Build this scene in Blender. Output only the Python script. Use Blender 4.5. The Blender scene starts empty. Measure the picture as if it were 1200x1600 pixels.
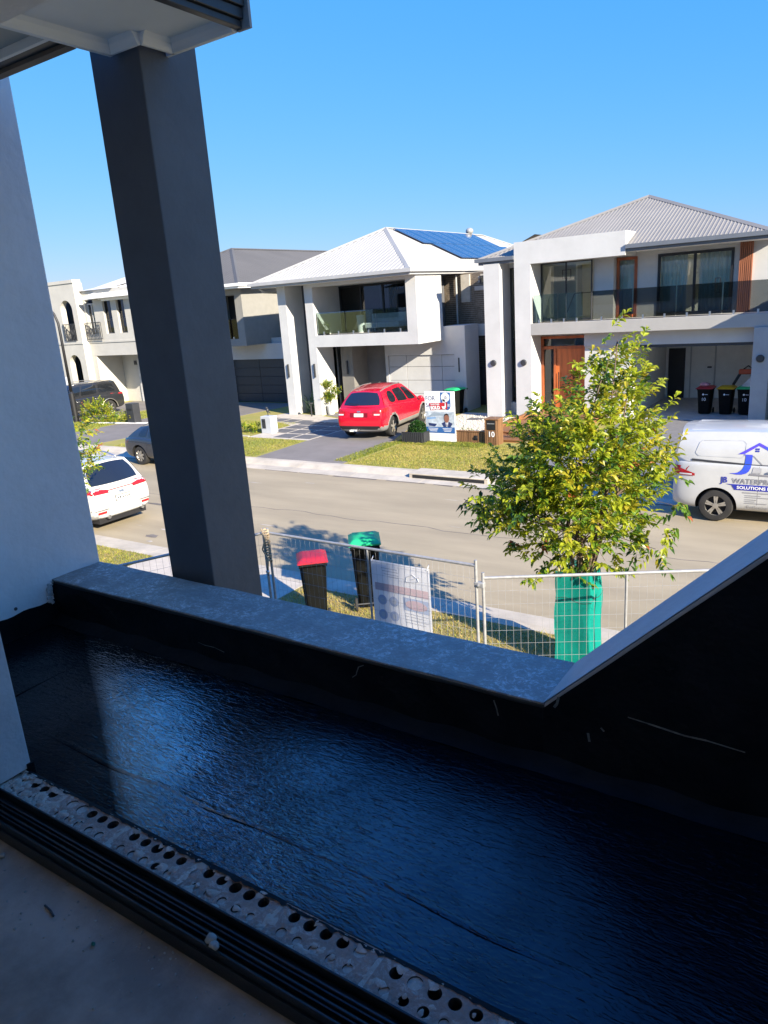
import bpy, bmesh, math, random
import numpy as np
from mathutils import Vector, Matrix
from mathutils.bvhtree import BVHTree

random.seed(7)
rng = np.random.default_rng(7)
SC = bpy.context.scene
COL = SC.collection

# ------------------------------------------------------------------ camera
F_PX = 1140.0
YAW, PITCH, ROLL = math.radians(-34.46), math.radians(16.0), math.radians(-4.08)
CAM_Z = 4.8
_f = Vector((math.sin(YAW)*math.cos(PITCH), math.cos(YAW)*math.cos(PITCH), -math.sin(PITCH)))
_r0 = Vector((math.cos(YAW), -math.sin(YAW), 0))
_u0 = _r0.cross(_f)
_r = _r0*math.cos(ROLL) + _u0*math.sin(ROLL)
_u = -_r0*math.sin(ROLL) + _u0*math.cos(ROLL)
cam = bpy.data.cameras.new('camera')
cam.sensor_fit = 'VERTICAL'
cam.sensor_height = 36.0
cam.lens = F_PX/1600*36
cam.clip_start = 0.05
cam.clip_end = 2000
cam_o = bpy.data.objects.new('camera', cam)
COL.objects.link(cam_o)
M = Matrix.Identity(4)
for i in range(3):
    M[i][0], M[i][1], M[i][2] = _r[i], _u[i], -_f[i]
M[2][3] = CAM_Z
cam_o.matrix_world = M
SC.camera = cam_o

# ------------------------------------------------------------------ sky, sun, exposure
SUN_EL, SUN_AZ = math.radians(25), math.radians(112)
SKY = 0.118
SKY_R, SKY_G, SKY_B = 0.2251, 0.9730, 4.3326
SUN = 5.0
world = bpy.data.worlds.new('World')
SC.world = world
world.use_nodes = True
_n, _l = world.node_tree.nodes, world.node_tree.links
sky = _n.new('ShaderNodeTexSky')
sky.sky_type = 'NISHITA'
sky.sun_disc = False
sky.sun_elevation, sky.sun_rotation = SUN_EL, SUN_AZ
sky.air_density, sky.dust_density, sky.ozone_density = 1.0, 0.2, 3.0
# clear-day grade of the whole sky: deeper blue overhead, softer glow at the horizon
_sep, _cmb = _n.new('ShaderNodeSeparateColor'), _n.new('ShaderNodeCombineColor')
_l.new(sky.outputs[0], _sep.inputs[0])
for _i, (_p, _k) in enumerate(((1.06, SKY_R), (.44, SKY_G), (-.10, SKY_B))):
    _pw, _mu = _n.new('ShaderNodeMath'), _n.new('ShaderNodeMath')
    _pw.operation, _mu.operation = 'POWER', 'MULTIPLY'
    _pw.inputs[1].default_value, _mu.inputs[1].default_value = _p, _k
    _l.new(_sep.outputs[_i], _pw.inputs[0]); _l.new(_pw.outputs[0], _mu.inputs[0]); _l.new(_mu.outputs[0], _cmb.inputs[_i])
_l.new(_cmb.outputs[0], _n['Background'].inputs[0])
_n['Background'].inputs[1].default_value = SKY
sl = bpy.data.lights.new('sun', 'SUN')
sl.energy, sl.angle, sl.color = SUN, math.radians(0.5), (1.0, 0.90, 0.74)
so = bpy.data.objects.new('sun', sl)
COL.objects.link(so)
TO_SUN = Vector((math.sin(SUN_AZ)*math.cos(SUN_EL), math.cos(SUN_AZ)*math.cos(SUN_EL), math.sin(SUN_EL)))
so.rotation_euler = TO_SUN.to_track_quat('Z', 'Y').to_euler()
so.location = (0, 0, 30)
SC.view_settings.view_transform = 'Standard'
SC.view_settings.look = 'None'
SC.view_settings.gamma = 1
SC.view_settings.exposure = 1.36
SC.view_settings.use_curve_mapping = False
try:
    SC.cycles.max_bounces = 8
    SC.cycles.transparent_max_bounces = 12
    SC.cycles.use_denoising = True
except Exception:
    pass


# ------------------------------------------------------------------ materials
def srgb(r, g, b):
    f = lambda c: (c/255/12.92) if c/255 <= .04045 else ((c/255+.055)/1.055)**2.4
    return (f(r), f(g), f(b))


def mat(name, col, rough=.6, metal=0.0, spec=.5, var=0.12, vscale=3.0, bump=0.0, bscale=40.0, coat=0.0, stretch=None, col2=None, ior=None, detail=6, coords='Object'):
    m = bpy.data.materials.new(name)
    m.use_nodes = True
    nt = m.node_tree
    N, L = nt.nodes, nt.links
    b = N['Principled BSDF']
    b.inputs['Roughness'].default_value = rough
    b.inputs['Metallic'].default_value = metal
    b.inputs['Specular IOR Level'].default_value = spec
    if ior: b.inputs['IOR'].default_value = ior
    if coat:
        b.inputs['Coat Weight'].default_value = coat
        b.inputs['Coat Roughness'].default_value = 0.04
    tc = N.new('ShaderNodeTexCoord')
    mp = N.new('ShaderNodeMapping')
    L.new(tc.outputs[coords], mp.inputs[0])
    if stretch: mp.inputs['Scale'].default_value = stretch
    c2 = col2 if col2 else tuple(min(1, c*(1-var*1.6)) for c in col)
    c1 = col if col2 else tuple(min(1, c*(1+var*.5)) for c in col)
    nz = N.new('ShaderNodeTexNoise')
    nz.inputs['Scale'].default_value = vscale
    nz.inputs['Detail'].default_value = detail
    nz.inputs['Roughness'].default_value = .62
    L.new(mp.outputs[0], nz.inputs[0])
    rp = N.new('ShaderNodeValToRGB')
    rp.color_ramp.elements[0].position, rp.color_ramp.elements[1].position = .36, .66
    rp.color_ramp.elements[0].color = (*c2, 1)
    rp.color_ramp.elements[1].color = (*c1, 1)
    L.new(nz.outputs['Fac'], rp.inputs[0])
    L.new(rp.outputs[0], b.inputs['Base Color'])
    if bump:
        n2 = N.new('ShaderNodeTexNoise')
        n2.inputs['Scale'].default_value = bscale
        n2.inputs['Detail'].default_value = 5
        L.new(mp.outputs[0], n2.inputs[0])
        bp = N.new('ShaderNodeBump')
        bp.inputs['Strength'].default_value = bump
        bp.inputs['Distance'].default_value = .01
        L.new(n2.outputs['Fac'], bp.inputs['Height'])
        L.new(bp.outputs[0], b.inputs['Normal'])
    return m


def window_glass(name, tint=(.7, .8, .76), refl=1.0, rough=0.01, dark=0.0):
    """thin pane: fresnel mix of tinted transparency and mirror"""
    m = bpy.data.materials.new(name)
    m.use_nodes = True
    N, L = m.node_tree.nodes, m.node_tree.links
    N.remove(N['Principled BSDF'])
    out = N['Material Output']
    t = N.new('ShaderNodeBsdfTransparent'); t.inputs[0].default_value = (*tint, 1)
    g = N.new('ShaderNodeBsdfGlossy'); g.inputs['Roughness'].default_value = rough
    fr = N.new('ShaderNodeFresnel'); fr.inputs[0].default_value = 1.5+refl*.5
    mx = N.new('ShaderNodeMixShader')
    L.new(fr.outputs[0], mx.inputs[0]); L.new(t.outputs[0], mx.inputs[1]); L.new(g.outputs[0], mx.inputs[2])
    L.new(mx.outputs[0], out.inputs[0])
    return m


def cloth_mat(name, col, alpha=.25, var=.15):
    """woven shade cloth / translucent sheet: diffuse + translucent + some holes"""
    m = bpy.data.materials.new(name)
    m.use_nodes = True
    N, L = m.node_tree.nodes, m.node_tree.links
    N.remove(N['Principled BSDF'])
    out = N['Material Output']
    tc = N.new('ShaderNodeTexCoord')
    nz = N.new('ShaderNodeTexNoise'); nz.inputs['Scale'].default_value = 7; nz.inputs['Detail'].default_value = 8
    L.new(tc.outputs['Object'], nz.inputs[0])
    rp = N.new('ShaderNodeValToRGB')
    rp.color_ramp.elements[0].color = (*[c*(1-var*2) for c in col], 1)
    rp.color_ramp.elements[1].color = (*[min(1, c*(1+var)) for c in col], 1)
    L.new(nz.outputs['Fac'], rp.inputs[0])
    d = N.new('ShaderNodeBsdfDiffuse'); tr = N.new('ShaderNodeBsdfTranslucent'); tp = N.new('ShaderNodeBsdfTransparent')
    L.new(rp.outputs[0], d.inputs[0]); L.new(rp.outputs[0], tr.inputs[0])
    m1 = N.new('ShaderNodeMixShader'); m1.inputs[0].default_value = .4
    L.new(d.outputs[0], m1.inputs[1]); L.new(tr.outputs[0], m1.inputs[2])
    m2 = N.new('ShaderNodeMixShader'); m2.inputs[0].default_value = alpha
    L.new(m1.outputs[0], m2.inputs[1]); L.new(tp.outputs[0], m2.inputs[2])
    L.new(m2.outputs[0], out.inputs[0])
    return m


def leaf_mat(name, col, rough=.38, trans=.35):
    m = bpy.data.materials.new(name)
    m.use_nodes = True
    N, L = m.node_tree.nodes, m.node_tree.links
    b = N['Principled BSDF']
    out = N['Material Output']
    tc = N.new('ShaderNodeTexCoord')
    nz = N.new('ShaderNodeTexNoise'); nz.inputs['Scale'].default_value = 9
    L.new(tc.outputs['Object'], nz.inputs[0])
    rp = N.new('ShaderNodeValToRGB')
    rp.color_ramp.elements[0].position, rp.color_ramp.elements[1].position = .35, .65
    rp.color_ramp.elements[0].color = (*[c*.7 for c in col], 1)
    rp.color_ramp.elements[1].color = (*[min(1, c*1.25) for c in col], 1)
    L.new(nz.outputs['Fac'], rp.inputs[0])
    L.new(rp.outputs[0], b.inputs['Base Color'])
    b.inputs['Roughness'].default_value = rough
    t = N.new('ShaderNodeBsdfTranslucent')
    hs = N.new('ShaderNodeHueSaturation'); hs.inputs['Value'].default_value = 1.5
    L.new(rp.outputs[0], hs.inputs['Color']); L.new(hs.outputs[0], t.inputs[0])
    mx = N.new('ShaderNodeMixShader'); mx.inputs[0].default_value = trans
    L.new(b.outputs[0], mx.inputs[1]); L.new(t.outputs[0], mx.inputs[2])
    L.new(mx.outputs[0], out.inputs[0])
    return m


# ------------------------------------------------------------------ mesh building
class MB:
    def __init__(self):
        self.v, self.f, self.m = [], [], []

    def add(self, vs, fs, mi=0):
        o = len(self.v)
        self.v += [tuple(p) for p in vs]
        self.f += [tuple(i+o for i in f) for f in fs]
        self.m += [mi]*len(fs)
        return self

    def box(self, x0, x1, y0, y1, z0, z1, mi=0):
        v = [(x0, y0, z0), (x1, y0, z0), (x1, y1, z0), (x0, y1, z0), (x0, y0, z1), (x1, y0, z1), (x1, y1, z1), (x0, y1, z1)]
        return self.add(v, [(3, 2, 1, 0), (4, 5, 6, 7), (0, 1, 5, 4), (1, 2, 6, 5), (2, 3, 7, 6), (3, 0, 4, 7)], mi)

    def obox(self, c, ax, ay, az, mi=0):
        """box from a centre and three half-axis vectors"""
        c, ax, ay, az = Vector(c), Vector(ax), Vector(ay), Vector(az)
        v = [c+sx*ax+sy*ay+sz*az for sz in (-1, 1) for sx, sy in ((-1, -1), (1, -1), (1, 1), (-1, 1))]
        return self.add(v, [(3, 2, 1, 0), (4, 5, 6, 7), (0, 1, 5, 4), (1, 2, 6, 5), (2, 3, 7, 6), (3, 0, 4, 7)], mi)

    def prism(self, poly, axis, a0, a1, mi=0):
        """extrude a 2D polygon along axis; poly coords are the two other axes in x,y,z order"""
        def P(p, a):
            return {'x': (a, p[0], p[1]), 'y': (p[0], a, p[1]), 'z': (p[0], p[1], a)}[axis]
        n = len(poly)
        v = [P(p, a0) for p in poly]+[P(p, a1) for p in poly]
        f = [tuple(range(n)), tuple(range(2*n-1, n-1, -1))]
        f += [((i+1) % n, i, i+n, (i+1) % n+n) for i in range(n)]
        return self.add(v, f, mi)

    def tube(self, pts, r, n=8, mi=0, caps=True):
        pts = [Vector(p) for p in pts]
        rs = r if isinstance(r, (list, tuple)) else [r]*len(pts)
        vs, fs = [], []
        up = None
        for i, p in enumerate(pts):
            d = (pts[min(i+1, len(pts)-1)]-pts[max(i-1, 0)])
            d = d.normalized() if d.length > 1e-9 else Vector((0, 0, 1))
            if up is None:
                up = Vector((0, 0, 1)) if abs(d.z) < .9 else Vector((1, 0, 0))
            a = d.cross(up).normalized()
            b = a.cross(d).normalized()
            up = b
            for k in range(n):
                t = 2*math.pi*k/n
                vs.append(p+rs[i]*(math.cos(t)*a+math.sin(t)*b))
        for i in range(len(pts)-1):
            for k in range(n):
                k2 = (k+1) % n
                fs.append((i*n+k, i*n+k2, (i+1)*n+k2, (i+1)*n+k))
        if caps:
            fs.append(tuple(range(n-1, -1, -1)))
            fs.append(tuple((len(pts)-1)*n+k for k in range(n)))
        return self.add(vs, fs, mi)

    def lathe(self, prof, c=(0, 0, 0), axis='z', n=24, mi=0):
        """prof: (radius, height) pairs revolved about axis through c"""
        vs, fs = [], []
        for r, h in prof:
            for k in range(n):
                t = 2*math.pi*k/n
                a, b = r*math.cos(t), r*math.sin(t)
                p = {'z': (a, b, h), 'y': (a, h, b), 'x': (h, a, b)}[axis]
                vs.append((p[0]+c[0], p[1]+c[1], p[2]+c[2]))
        for i in range(len(prof)-1):
            for k in range(n):
                k2 = (k+1) % n
                fs.append((i*n+k, i*n+k2, (i+1)*n+k2, (i+1)*n+k))
        return self.add(vs, fs, mi)

    def grid(self, fn, nu, nv, mi=0):
        vs = [fn(i/nu, j/nv) for j in range(nv+1) for i in range(nu+1)]
        fs = [(j*(nu+1)+i, j*(nu+1)+i+1, (j+1)*(nu+1)+i+1, (j+1)*(nu+1)+i) for j in range(nv) for i in range(nu)]
        return self.add(vs, fs, mi)

    def blob(self, c, r, n=2, jit=.15, mi=0, squash=(1, 1, 1)):
        bm = bmesh.new()
        bmesh.ops.create_icosphere(bm, subdivisions=n, radius=1)
        vs = []
        for v in bm.verts:
            k = 1+random.uniform(-jit, jit)
            vs.append((c[0]+v.co.x*r*k*squash[0], c[1]+v.co.y*r*k*squash[1], c[2]+v.co.z*r*k*squash[2]))
        fs = [tuple(v.index for v in f.verts) for f in bm.faces]
        bm.free()
        return self.add(vs, fs, mi)

    def mesh(self, name, mats, off=(0, 0, 0), smooth=False):
        me = bpy.data.meshes.new(name)
        me.from_pydata([(p[0]-off[0], p[1]-off[1], p[2]-off[2]) for p in self.v], [], self.f)
        for m in (mats if isinstance(mats, (list, tuple)) else [mats]):
            me.materials.append(m)
        me.polygons.foreach_set('material_index', self.m)
        if smooth is True:
            me.polygons.foreach_set('use_smooth', [True]*len(me.polygons))
        elif smooth:
            me.polygons.foreach_set('use_smooth', [True]*len(me.polygons))
            me.set_sharp_from_angle(angle=math.radians(smooth))
        me.validate()
        me.update()
        return me

    def build(self, name, mats, parent=None, smooth=False, bevel=0.0, local=False, recalc=True, **tags):
        off = (0, 0, 0)
        if parent is not None and not local:
            off = OFF.get(parent.name, (0, 0, 0))
        me = self.mesh(name, mats, off, smooth)
        if recalc and len(me.polygons) < 20000:
            bm = bmesh.new(); bm.from_mesh(me)
            bmesh.ops.recalc_face_normals(bm, faces=bm.faces)
            bm.to_mesh(me); bm.free()
        o = bpy.data.objects.new(name, me)
        COL.objects.link(o)
        if parent is not None:
            o.parent = parent
            OFF[o.name] = off
        if bevel:
            b = o.modifiers.new('bevel', 'BEVEL')
            b.width = bevel
            b.segments = 2
            b.limit_method = 'ANGLE'
        for k, v in tags.items():
            o[{'cat': 'category'}.get(k, k)] = v
        return o


OFF = {}


def thing(name, label, cat, loc=(0, 0, 0), rz=0.0, group=None):
    o = bpy.data.objects.new(name, None)
    o.empty_display_size = .2
    COL.objects.link(o)
    o.location = loc
    o.rotation_euler = (0, 0, rz)
    o['label'], o['category'] = label, cat
    if group: o['group'] = group
    OFF[o.name] = tuple(loc)
    return o


def copy_tree(o, loc, rz, label, parent=None):
    kids = KIDS.get(o.name)
    if kids is None:
        kids = [c for c in COL.objects if c.parent == o]
        KIDS[o.name] = kids
    c = o.copy()
    COL.objects.link(c)
    if parent is None:
        c.location, c.rotation_euler = loc, (0, 0, rz)
        c['label'] = label
    else:
        c.parent = parent
    for k in kids:
        copy_tree(k, None, 0, None, c)
    return c


KIDS = {}


def instance(o, loc, parent, rot=(0, 0, 0), scale=(1, 1, 1)):
    """a repeat of part o that shares its mesh"""
    c = o.copy()
    COL.objects.link(c)
    c.location, c.rotation_euler, c.scale = loc, rot, scale
    c.parent = parent
    return c


_font_cache = {}


def text_tris(s, size=1.0, align='LEFT', bold=0.0):
    """flat lettering as 2D verts and faces"""
    key = (s, size, align, bold)
    if key not in _font_cache:
        cu = bpy.data.curves.new('lettering', 'FONT')
        cu.body, cu.size, cu.align_x = s, size, align
        cu.offset = bold
        cu.resolution_u = 3
        o = bpy.data.objects.new('lettering', cu)
        COL.objects.link(o)
        dg = bpy.context.evaluated_depsgraph_get()
        dg.update()
        me = bpy.data.meshes.new_from_object(o.evaluated_get(dg))
        bm = bmesh.new(); bm.from_mesh(me)
        bmesh.ops.triangulate(bm, faces=bm.faces)
        vs = [(v.co.x, v.co.y) for v in bm.verts]
        bm.verts.index_update()
        fs = [tuple(v.index for v in f.verts) for f in bm.faces]
        bm.free()
        bpy.data.objects.remove(o)
        bpy.data.curves.remove(cu)
        bpy.data.meshes.remove(me)
        _font_cache[key] = (vs, fs)
    return _font_cache[key]


def text_on(mb, s, size, o, ux, uy, align='LEFT', mi=0, bold=0.0, sx=1.0):
    vs, fs = text_tris(s, size, align, bold)
    o, ux, uy = Vector(o), Vector(ux), Vector(uy)
    mb.add([o+ux*(a*sx)+uy*b for a, b in vs], fs, mi)


# common materials
WHITE = mat('white_render', (.53, .53, .52), .85, var=.05, vscale=1.2, bump=.15, bscale=90)
CREAM = mat('cream_render', (.50, .48, .43), .85, var=.05, vscale=1.2, bump=.15, bscale=90)
GREYW = mat('grey_render', (.36, .35, .33), .85, var=.05, vscale=1.2, bump=.15, bscale=90)
MIDG = mat('mid_grey_paint', (.30, .30, .29), .8, var=.06)
DARKG = mat('dark_grey_paint', (.085, .088, .095), .7, var=.08)
CHAR = mat('charcoal_metal', (.035, .037, .042), .45, var=.1)
BLACK = mat('black_plastic', (.014, .014, .016), .5, var=.1)
SOFFIT = mat('soffit_white', (.86, .85, .83), .7, var=.03)
GALV = mat('galvanised_steel', (.36, .36, .355), .5, metal=.25, var=.12, vscale=20)
STEEL = mat('bright_metal', (.62, .62, .62), .28, metal=.9, var=.05)
TIMBER = mat('stained_timber', (.40, .105, .030), .5, var=.25, vscale=6, stretch=(1, 1, .12))
DECK = mat('timber_decking', (.27, .12, .05), .6, var=.25, vscale=8, stretch=(.15, 1, 1))
SLATW = mat('timber_slats', (.25, .13, .06), .6, var=.25, vscale=9, stretch=(1, 1, .1))
TERRA = mat('terracotta_slats', (.33, .12, .06), .6, var=.2, vscale=9, stretch=(1, 1, .1))
GLASS = window_glass('window_pane', (.86, .92, .88), .3)
GLASS_D = window_glass('dark_window_pane', (.34, .38, .38), .3)
GLASS_B = window_glass('balustrade_pane', (.72, .82, .80), .2)
GLASS_S = window_glass('smoked_balustrade_pane', (.44, .46, .455), .0)
INNER = mat('interior_paint', (.86, .85, .80), .9, var=.04)
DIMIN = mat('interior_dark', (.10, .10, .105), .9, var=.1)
RUBBER = mat('tyre_rubber', (.025, .024, .023), .85, var=.2)
TRIM_W = mat('white_print', (.80, .80, .80), .5, var=.02)
SOLAR = mat('solar_cells', (.018, .035, .085), .12, var=.1, vscale=2, spec=.7, coat=.5)

# ------------------------------------------------------------------ the setting: ground, road, kerbs
SOIL_N = mat('dry_verge_soil', (.34, .25, .10), .95, var=.3, vscale=2.2, bump=.6, bscale=30, col2=(.20, .18, .06))
SOIL_F = mat('lawn_thatch', (.34, .27, .075), .95, var=.3, vscale=.9, bump=.6, bscale=30, col2=(.25, .245, .05))
ROADM = mat('worn_asphalt', (.36, .295, .19), .92, var=.11, vscale=1.1, bump=.35, bscale=140, detail=12, stretch=(.22, 1.0, 1))
CONC = mat('kerb_concrete', (.50, .44, .35), .9, var=.14, vscale=1.6, bump=.25, bscale=80)
DRIVE = mat('grey_driveway_concrete', (.20, .180, .162), .9, var=.1, vscale=.8, bump=.2, bscale=120)
PAVEDARK = mat('dark_stone_slab', (.12, .12, .125), .85, var=.12, vscale=3)
PAVELITE = mat('pale_path_concrete', (.52, .46, .38), .9, var=.1)
PEBM = mat('white_pebbles', (.62, .57, .47), .9, var=.2, vscale=30)

MB().box(-700, 700, -400, 700, -.6, -.3).build('ground', SOIL_F, kind='structure')
MB().box(-140, 60, 9.95, 17.0, -.3, -.12).build('road', ROADM, kind='structure')
MB().box(-140, 60, -30, 9.3, -.3, 0).build('near_verge', SOIL_N, kind='structure')
MB().box(-140, 60, 17.9, 90, -.3, 0).build('far_verge', SOIL_F, kind='structure')


def kerb(name, prof):
    mb = MB()
    x = -140.0
    while x < 60:
        mb.prism(prof, 'x', x+.005, x+2.395)
        x += 2.4
    return mb.build(name, CONC, kind='structure')


kerb('near_kerb', [(9.28, -.3), (9.28, .006), (9.46, .006), (9.60, -.075), (10.02, -.112), (10.02, -.3)])
kerb('far_kerb', [(17.92, -.3), (17.92, .008), (17.72, .008), (17.50, -.06), (17.42, -.1), (16.95, -.112), (16.95, -.3)])
# tar patches and scuffs on the road
PATCH = mat('tar_stain', (.19, .165, .14), .9, var=.3, vscale=3)
SCUFF = mat('pale_scuff', (.46, .41, .34), .9, var=.2, vscale=5)


def splat(cx, cy, rx, ry, z, n=14):
    ph = [random.uniform(.7, 1.2) for _ in range(n)]
    return [(cx+rx*ph[k]*math.cos(2*math.pi*k/n), cy+ry*ph[k]*math.sin(2*math.pi*k/n), z) for k in range(n)]


mb = MB()
for cx, cy, rx, ry in ((-13.9, 10.5, .22, .12), (-14.7, 11.9, .18, .1), (-12.9, 11.3, .2, .07), (-9.3, 11.2, .2, .05), (-16.2, 12.6, .5, .06)):
    mb.add(splat(cx, cy, rx, ry, -.116), [tuple(range(14))])
mb.build('road_stain', PATCH, kind='structure')
mb = MB()
for k in range(26):
    cx, cy = random.uniform(-16, 1), random.uniform(10.6, 16.4)
    mb.add(splat(cx, cy, random.uniform(.05, .35), random.uniform(.01, .035), -.116), [tuple(range(14))])
for cx, cy in ((-13.6, 10.2), (-13.2, 10.8), (-14.0, 11.0)):
    mb.add(splat(cx, cy, .12, .05, -.115), [tuple(range(14))])
mb.build('road_scuff', SCUFF, kind='structure')
# a sealed seam along the far lane
pts = []
for k in range(60):
    x = -22+k*.45
    pts.append((x, 13.4+.06*math.sin(k*.9)+.04*math.sin(k*2.3), -.1175))
mb = MB()
for a, b in zip(pts[:-1], pts[1:]):
    mb.add([(a[0], a[1]-.012, a[2]), (b[0], b[1]-.012, b[2]), (b[0], b[1]+.012, b[2]), (a[0], a[1]+.012, a[2])], [(0, 1, 2, 3)])
mb.build('road_crack', PATCH, kind='structure')

mb = MB()
x = -30.0
while x < 3:
    w = random.uniform(.5, 2.4)
    d = random.uniform(.02, .10)
    mb.add([(x, 16.94-d, -.1165), (x+w, 16.94-random.uniform(.02, .1), -.1165), (x+w, 16.955, -.1165), (x, 16.955, -.1165)], [(0, 1, 2, 3)])
    x += w+random.uniform(0, .8)
mb.build('gutter_grime', PATCH, kind='structure')
# storm-water lintel in the far kerb
t = thing('storm_drain', 'long concrete kerb lintel with a dark storm water slot below the sold sign', 'storm drain', (-9.7, 17.5, 0))
mb = MB()
mb.box(-10.95, -8.45, 17.36, 18.05, -.012, .03)
mb.box(-10.95, -10.83, 17.36, 17.6, -.16, -.012).box(-8.57, -8.45, 17.36, 17.6, -.16, -.012)
mb.build('lintel', CONC, t, bevel=.012)
MB().box(-10.83, -8.57, 17.352, 17.50, -.107, -.012).build('opening', BLACK, t)

# ------------------------------------------------------------------ our own balcony (foreground)
PARAPAINT = None


def scuffed(name, base, light, rough=.7):
    m = mat(name, base, rough, var=.10, vscale=14, bump=.5, bscale=70, detail=11)
    N, L = m.node_tree.nodes, m.node_tree.links
    b = N['Principled BSDF']
    src = b.inputs['Base Color'].links[0].from_socket
    tc = N.new('ShaderNodeTexCoord')
    n1 = N.new('ShaderNodeTexNoise'); n1.inputs['Scale'].default_value = 38; n1.inputs['Detail'].default_value = 10; n1.inputs['Roughness'].default_value = .82; n1.inputs['Distortion'].default_value = .6
    L.new(tc.outputs['Object'], n1.inputs[0])
    n2 = N.new('ShaderNodeTexNoise'); n2.inputs['Scale'].default_value = 7; n2.inputs['Detail'].default_value = 6
    L.new(tc.outputs['Object'], n2.inputs[0])
    r1 = N.new('ShaderNodeValToRGB'); r1.color_ramp.elements[0].position, r1.color_ramp.elements[1].position = .50, .64
    r2 = N.new('ShaderNodeValToRGB'); r2.color_ramp.elements[0].position, r2.color_ramp.elements[1].position = .34, .60
    L.new(n1.outputs['Fac'], r1.inputs[0]); L.new(n2.outputs['Fac'], r2.inputs[0])
    mu = N.new('ShaderNodeMath'); mu.operation = 'MULTIPLY'
    L.new(r1.outputs[0], mu.inputs[0]); L.new(r2.outputs[0], mu.inputs[1])
    mx = N.new('ShaderNodeMixRGB'); mx.inputs[2].default_value = (*light, 1)
    L.new(mu.outputs[0], mx.inputs[0]); L.new(src, mx.inputs[1]); L.new(mx.outputs[0], b.inputs['Base Color'])
    return m


COPING = scuffed('parapet_grey_coat', (.36, .31, .265), (.86, .80, .74))
RAKEM = mat('pale_grey_coat', (.50, .47, .44), .75, var=.07, vscale=5, bump=.25, bscale=60)
POSTM = mat('slate_grey_paint', (.098, .100, .108), .6, var=.10, vscale=3.5, bump=.2, bscale=28, detail=10)
WALLM = mat('white_skim_render', (.90, .90, .89), .85, var=.05, vscale=2.6, bump=.35, bscale=24, detail=10)
JAMBM = mat('grey_skim_render', (.62, .60, .57), .9, var=.10, vscale=5, bump=.3, bscale=60)
ROOMF = mat('raw_slab_concrete', (.40, .305, .225), .92, var=.22, vscale=5, bump=.3, bscale=60)
BITU = mat('matt_black_bitumen', (.010, .010, .012), .55, var=.3, vscale=6, bump=.4, bscale=35, spec=.12)


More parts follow.
